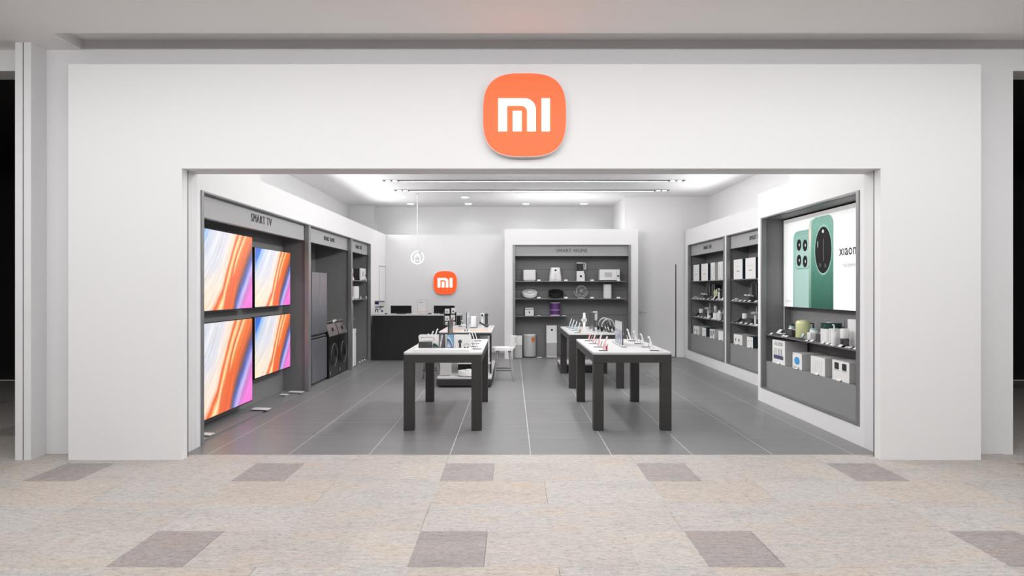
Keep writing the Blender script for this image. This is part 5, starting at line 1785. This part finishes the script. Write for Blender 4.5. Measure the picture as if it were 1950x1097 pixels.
M_P1 = print_mat('print_mint_phone', [(0.0, (150, 178, 172)), (0.45, (156, 184, 177)), (0.8, (142, 178, 170)), (1.0, (124, 164, 154))])
M_P1S = print_mat('print_mint_edge', [(0.0, (96, 140, 128)), (1.0, (130, 180, 168))])
M_P2 = print_mat('print_green_phone', [(0.0, (24, 76, 62)), (0.35, (52, 108, 90)), (0.7, (88, 142, 124)), (1.0, (120, 166, 150))], 0.28)
M_P2S = print_mat('print_green_edge', [(0.0, (70, 116, 100)), (0.6, (150, 180, 164)), (0.85, (238, 206, 196)), (1.0, (150, 190, 172))])
M_PLENS = mat('print_lens_black', (18, 15, 17), 0.55, vary=0.3, scale=14, spec=0.2)
M_PRING = mat('print_lens_ring', (150, 196, 180), 0.4, vary=0.0, emit=0.2)
M_PGLINT = mat('print_lens_glint', (206, 206, 210), 0.4, vary=0.0, emit=0.3)


def at(px, py):
    """poster coordinates (along, height) of a point on the poster plane"""
    yy = PXP * FPX / (px - VX)
    return P0 - yy, EYE + (VY - py) * yy / FPX


def rrect(x0, x1, z0, z1, r, skew=0.0, k=6, open_bottom=False):
    p = []
    corners = [(x1 - r, z1 - r, 0), (x0 + r, z1 - r, 90)] + ([] if open_bottom else [(x0 + r, z0 + r, 180), (x1 - r, z0 + r, 270)])
    for cx, cz, a0 in corners:
        for i in range(k + 1):
            a = math.radians(a0 + 90 * i / k)
            p.append((cx + r * math.cos(a), cz + r * math.sin(a)))
    if open_bottom:
        p += [(x0, z0), (x1, z0)]
    if skew:
        p = [(x, z + skew * (x - x0)) for x, z in p]
    return p


def ellipse(cx, cz, rx, rz_, k=40):
    return [(cx + rx * math.cos(2 * PI * i / k), cz + rz_ * math.sin(2 * PI * i / k)) for i in range(k)]


def pr(poly, d0, d1_, nm_, m, parent=face):
    return MB().prism(poly, 'y', -d1_, -d0).build(nm_, m, parent)


ZB = PZ0 + 0.004
a0, z_ = at(1510.7, 444)
a1, _ = at(1541, 444)
# small mint phone, then the big green one overlapping it
pr(rrect(a0, a1 + .12, ZB, 2.365, .10, open_bottom=True), .0003, .001, 'printed_phone_edge', M_P1S)
pr(rrect(a0 + .035, a1 + .12, ZB, 2.372, .10, open_bottom=True), .0011, .0018, 'printed_phone', M_P1)
m0, _ = at(1515, 480)
pr(rrect(m0, a1 + .02, 1.86, 2.295, .07), .0019, .0024, 'printed_camera_frame', M_P1S)
pr(rrect(m0 + .015, a1 + .0, 1.875, 2.28, .06), .0025, .003, 'printed_camera_plate', M_P1)
for px, py in ((1522, 466.6), (1533.6, 467.2), (1522, 496), (1533.6, 498)):
    a, z = at(px, py)
    pr(ellipse(a, z, .082, .09), .0031, .0036, 'printed_lens_ring', M_PRING)
    pr(ellipse(a, z, .070, .078), .0037, .0042, 'printed_lens', M_PLENS)
    pr(ellipse(a + .01, z - .0, .016, .02, 14), .0043, .0047, 'printed_glint', M_PGLINT)
b0, _ = at(1541.1, 500)
b1, _ = at(1545.5, 500)
b2, _ = at(1587.3, 500)
pr(rrect(b0, b2 - .05, ZB, 2.485, .10, open_bottom=True), .0049, .0056, 'printed_phone_edge', M_P2S)
pr(rrect(b1, b2, ZB, 2.505, .13, -0.10, open_bottom=False, k=8) if False else [(x, z) for x, z in rrect(b1, b2, ZB, 2.50 - .0, .13, 0, open_bottom=True)], .0057, .0063, 'printed_phone', M_P2)
a, z = at(1568.6, 476)
pr(ellipse(a, z, .245, .315), .0064, .0070, 'printed_lens_ring', M_P1S)
pr(ellipse(a, z, .232, .300), .0071, .0076, 'printed_lens_ring', M_PRING)
pr(ellipse(a, z, .222, .288), .0077, .0082, 'printed_lens', M_PLENS)
for px, py, rx, rz_ in ((1568.4, 440.5, .026, .022), (1558.5, 465.5, .008, .045), (1563, 505, .03, .028), (1573, 506, .03, .028)):
    a, z = at(px, py)
    pr(ellipse(a, z, rx, rz_, 16), .0083, .0087, 'printed_glint', M_PGLINT if py < 500 else M_PDARK)
a, z = at(1568.8, 476)
pr([(a - .004, z - .14), (a + .004, z - .14), (a + .004, z + .14), (a - .004, z + .14)], .0083, .0087, 'printed_lens_text', M_INKG)
a, z = at(1598.3, 487)
m = MB()
m.text('xıaomı', 0.172, a, 1.99, -0.0003, 0.0006, 'LEFT', sx=1.02, spacing=1.05, bold=0.0022)
m.build('lettering', M_INK, face)
a, z = at(1605.3, 508)
m = MB()
m.text('Настройте', 0.062, a, 1.852, -0.0003, 0.0006, 'LEFT', sx=0.9)
m.build('lettering', M_INKG, face)
a, z = at(1496, 577)
m = MB()
m.text('Camera', 0.05, a, 1.42, -0.0003, 0.0006, 'LEFT', sx=1.2)
m.build('lettering', M_CARDG, face)
pst = T('display_post', 'thin white post between the poster and the shelf of the near right cabinet', 'post', (3.835, 9.62, 0.9605))
MB().tube([(0, 0, 0.006), (0, 0, 0.385)], 0.007).build('rod', M_PWHITE, pst, smooth=True)
MB().cyl(0, 0, 0, 0.0058, 0.02, seg=16).build('foot', M_PWHITE, pst)

NZ = 0.9605
SXN = 3.60


def sp(px, py, x=None, z=NZ):
    """point on the shelf plane z from where it shows"""
    yy = (EYE - z) * FPX / (py - VY)
    return ((px - VX) * yy / FPX, yy)


potted_plant('tiny green plant in a white pot at the far end on the near right shelf', (3.78, 9.22, NZ + .085), RIGHT)
riser('flat dark riser at the far end on the near right shelf', (3.62, 9.42, NZ), RIGHT, 0.28, 0.10, 0.025)
riser('dark riser carrying the tiny plant on the near right shelf', (3.70, 9.34, NZ), RIGHT, 0.30, 0.18, 0.082)
kettle('pale yellow green kettle on the near right shelf', (3.735, 8.765, NZ), RIGHT, 0.088, 0.225)
tilted_tablet('white tilted plate beside the dark riser on the near right shelf', (3.64, 9.37, NZ + .0255), RIGHT, 0.10, 0.075, ang=.8)
small_pack('white earphone pack on the flat riser on the near right shelf', (3.63, 9.24, NZ + .0255), RIGHT, .09, .06, .016)
small_pack('white earphone pack in front of the tiny plant', (3.715, 9.14, NZ + .0825), RIGHT, .09, .06, .018, tilt=.3)
small_pack('white earphone pack behind the kettle spout', (3.79, 9.06, NZ + .0825), RIGHT, .07, .06, .03, tilt=.4)
riser('long flat dark riser in the middle on the near right shelf', (3.605, 8.72, NZ), RIGHT, 0.42, 0.042, 0.02)
t = T('smart_watch', 'small dark watch face leaning in front of the kettle', 'watch', (3.607, 8.52, NZ + .0205), RIGHT)
mx = Matrix.Rotation(-.5, 4, 'X')
MB().box(-.035, .035, 0, .009, 0, .075, bev=.004).xf(mx).build('case', M_BLACK, t)
MB().slab_uv(-.028, .028, .008, .068, -0.0015, -0.0003).xf(mx).build('screen', M_PHTEAL, t)
MB().box(-.02, .02, .02, .045, 0, .03).build('prop', M_PWHITE, t)
canister('white canister with a pale green lid right of the kettle', (3.80, 8.58, NZ), RIGHT, .055, .14, M_PWHITE, M_TEALL)
t = T('smart_speaker', 'small white cube speaker right of the watch face', 'speaker', (3.665, 8.44, NZ), RIGHT)
MB().box(-.05, .045, 0, .06, .004, .10, bev=.008).build('housing', M_PWHITE, t)
MB().box(-.04, .035, .01, .05, 0, .0035).build('foot', M_PDARK, t)
riser('dark riser under the white tilted board on the near right shelf', (3.71, 8.34, NZ), RIGHT, 0.235, 0.16, 0.09)
tilted_tablet('large white tilted board behind the green lidded rice cooker', (3.80, 8.27, NZ + .0905), RIGHT, 0.24, 0.155, ang=.45)
small_pack('white pack beside the rice cooker on the dark riser', (3.70, 8.18, NZ + .0905), RIGHT, .10, .06, .012, tilt=.2)
rice_cooker('white rice cooker with a dark green lid on the near right shelf', (3.735, 7.99, NZ), RIGHT, 0.10, 0.238)
t = T('toothbrush_holder', 'white ribbed box between the rice cooker and the pump bottle', 'box', (3.63, 7.78, NZ), RIGHT)
MB().vbox(-.055, .055, 0, .10, 0, .185, .02, 5).build('housing', M_PWHITE, t)
MB().box(-.002, .002, -.0016, -.0003, .01, .175).build('seam', M_PGREY, t)
soap_dispenser('white pump bottle on the near right shelf', (3.60, 7.63, NZ), RIGHT, 0.235, 0.026)
bottle_black_base('white trimmer with black base and thin antenna on the near right shelf', (3.67, 7.53, NZ), RIGHT, .047, .20)
tall_panel('large white rounded purifier at the near end on the near right shelf', (3.745, 7.655, NZ), RIGHT, .36, .14, .30)
hair_brush('black hair brush lying at the near end on the near right shelf', (3.615, 7.38, NZ), RIGHT - .5)
yy = [9.50, 9.08, 8.98, 8.34, 8.22, 7.93, 7.81, 7.69, 7.50, 7.32, 7.16]
nn = ['first', 'second', 'third', 'fourth', 'fifth', 'sixth', 'seventh', 'eighth', 'ninth', 'tenth', 'last']
for i, y in enumerate(yy):
    price_tag('price tag edging the near right shelf, %s from its far end' % nn[i], (3.572 + .02, y, NZ), RIGHT, 0.075 if i != 9 else .12, 0.04, 0.95)

BX = 3.62
BZ = 0.5805
carton('white router carton with four antennas printed on it, farthest in the near right cabinet', (BX, 9.488, BZ), RIGHT, .434, .30, .318, M_CARD, M_CARDG,
       [('antenna_print', .2, .235, .36, .66, M_INK), ('antenna_print', .36, .40, .36, .66, M_INKG), ('antenna_print', .52, .56, .36, .66, M_INK), ('antenna_print', .70, .74, .36, .66, M_INK),
        ('router_print', .12, .88, .20, .36, M_INKV)])
c = [o for o in bpy.data.objects if o.name.startswith('printed_front')][-1]
m = MB()
m.text('AX3000', .075, .217, .245, -.0011, .0006, 'CENTER', sx=1.15)
m.build('lettering', M_INK, c)
k = carton('white carton with a blue printed shape in the near right cabinet', (BX, 8.807, BZ), RIGHT, .282, .32, .203, M_CARD, M_CARDG,
           [('text_print', .15, .8, .06, .13, M_INKG), ('corner_print', .06, .1, .88, .94, M_INK)])
c = [o for o in bpy.data.objects if o.name.startswith('printed_front')][-1]
MB().prism(ellipse(.14, .105, .085, .052, 7), 'y', -.0024, -.0011).build('blue_print', M_INKB, c)
carton('plain white carton with faint grooves in the near right cabinet', (BX, 8.271, BZ), RIGHT, .372, .30, .212, M_CARD, M_CARDG,
       [('groove_print', f, f + .012, .12, .82, M_CARDG) for f in (.18, .32, .46, .60, .74)])
k = carton('white carton with two black app icons, nearest in the near right cabinet', (BX, 7.715, BZ), RIGHT, .388, .30, .224, M_CARD, M_CARDG,
           [('icon_caption', .12, .42, .50, .53, M_INKG), ('icon_caption', .58, .86, .50, .53, M_INKG)])
c = [o for o in bpy.data.objects if o.name.startswith('printed_front')][-1]
for cx in (.105, .28):
    ic = MB().prism(rrect(cx - .05, cx + .05, .125, .20, .014), 'y', -.0024, -.0011).build('app_icon', M_INK, c)
for i, y in enumerate((9.25, 8.66, 8.08, 7.53)):
    price_tag('white price tag on the plinth below the %s' % ['router carton', 'carton with the blue shape', 'grooved plain carton', 'carton with app icons'][i],
              (3.597, y, BZ), RIGHT, .08, .03, .9)
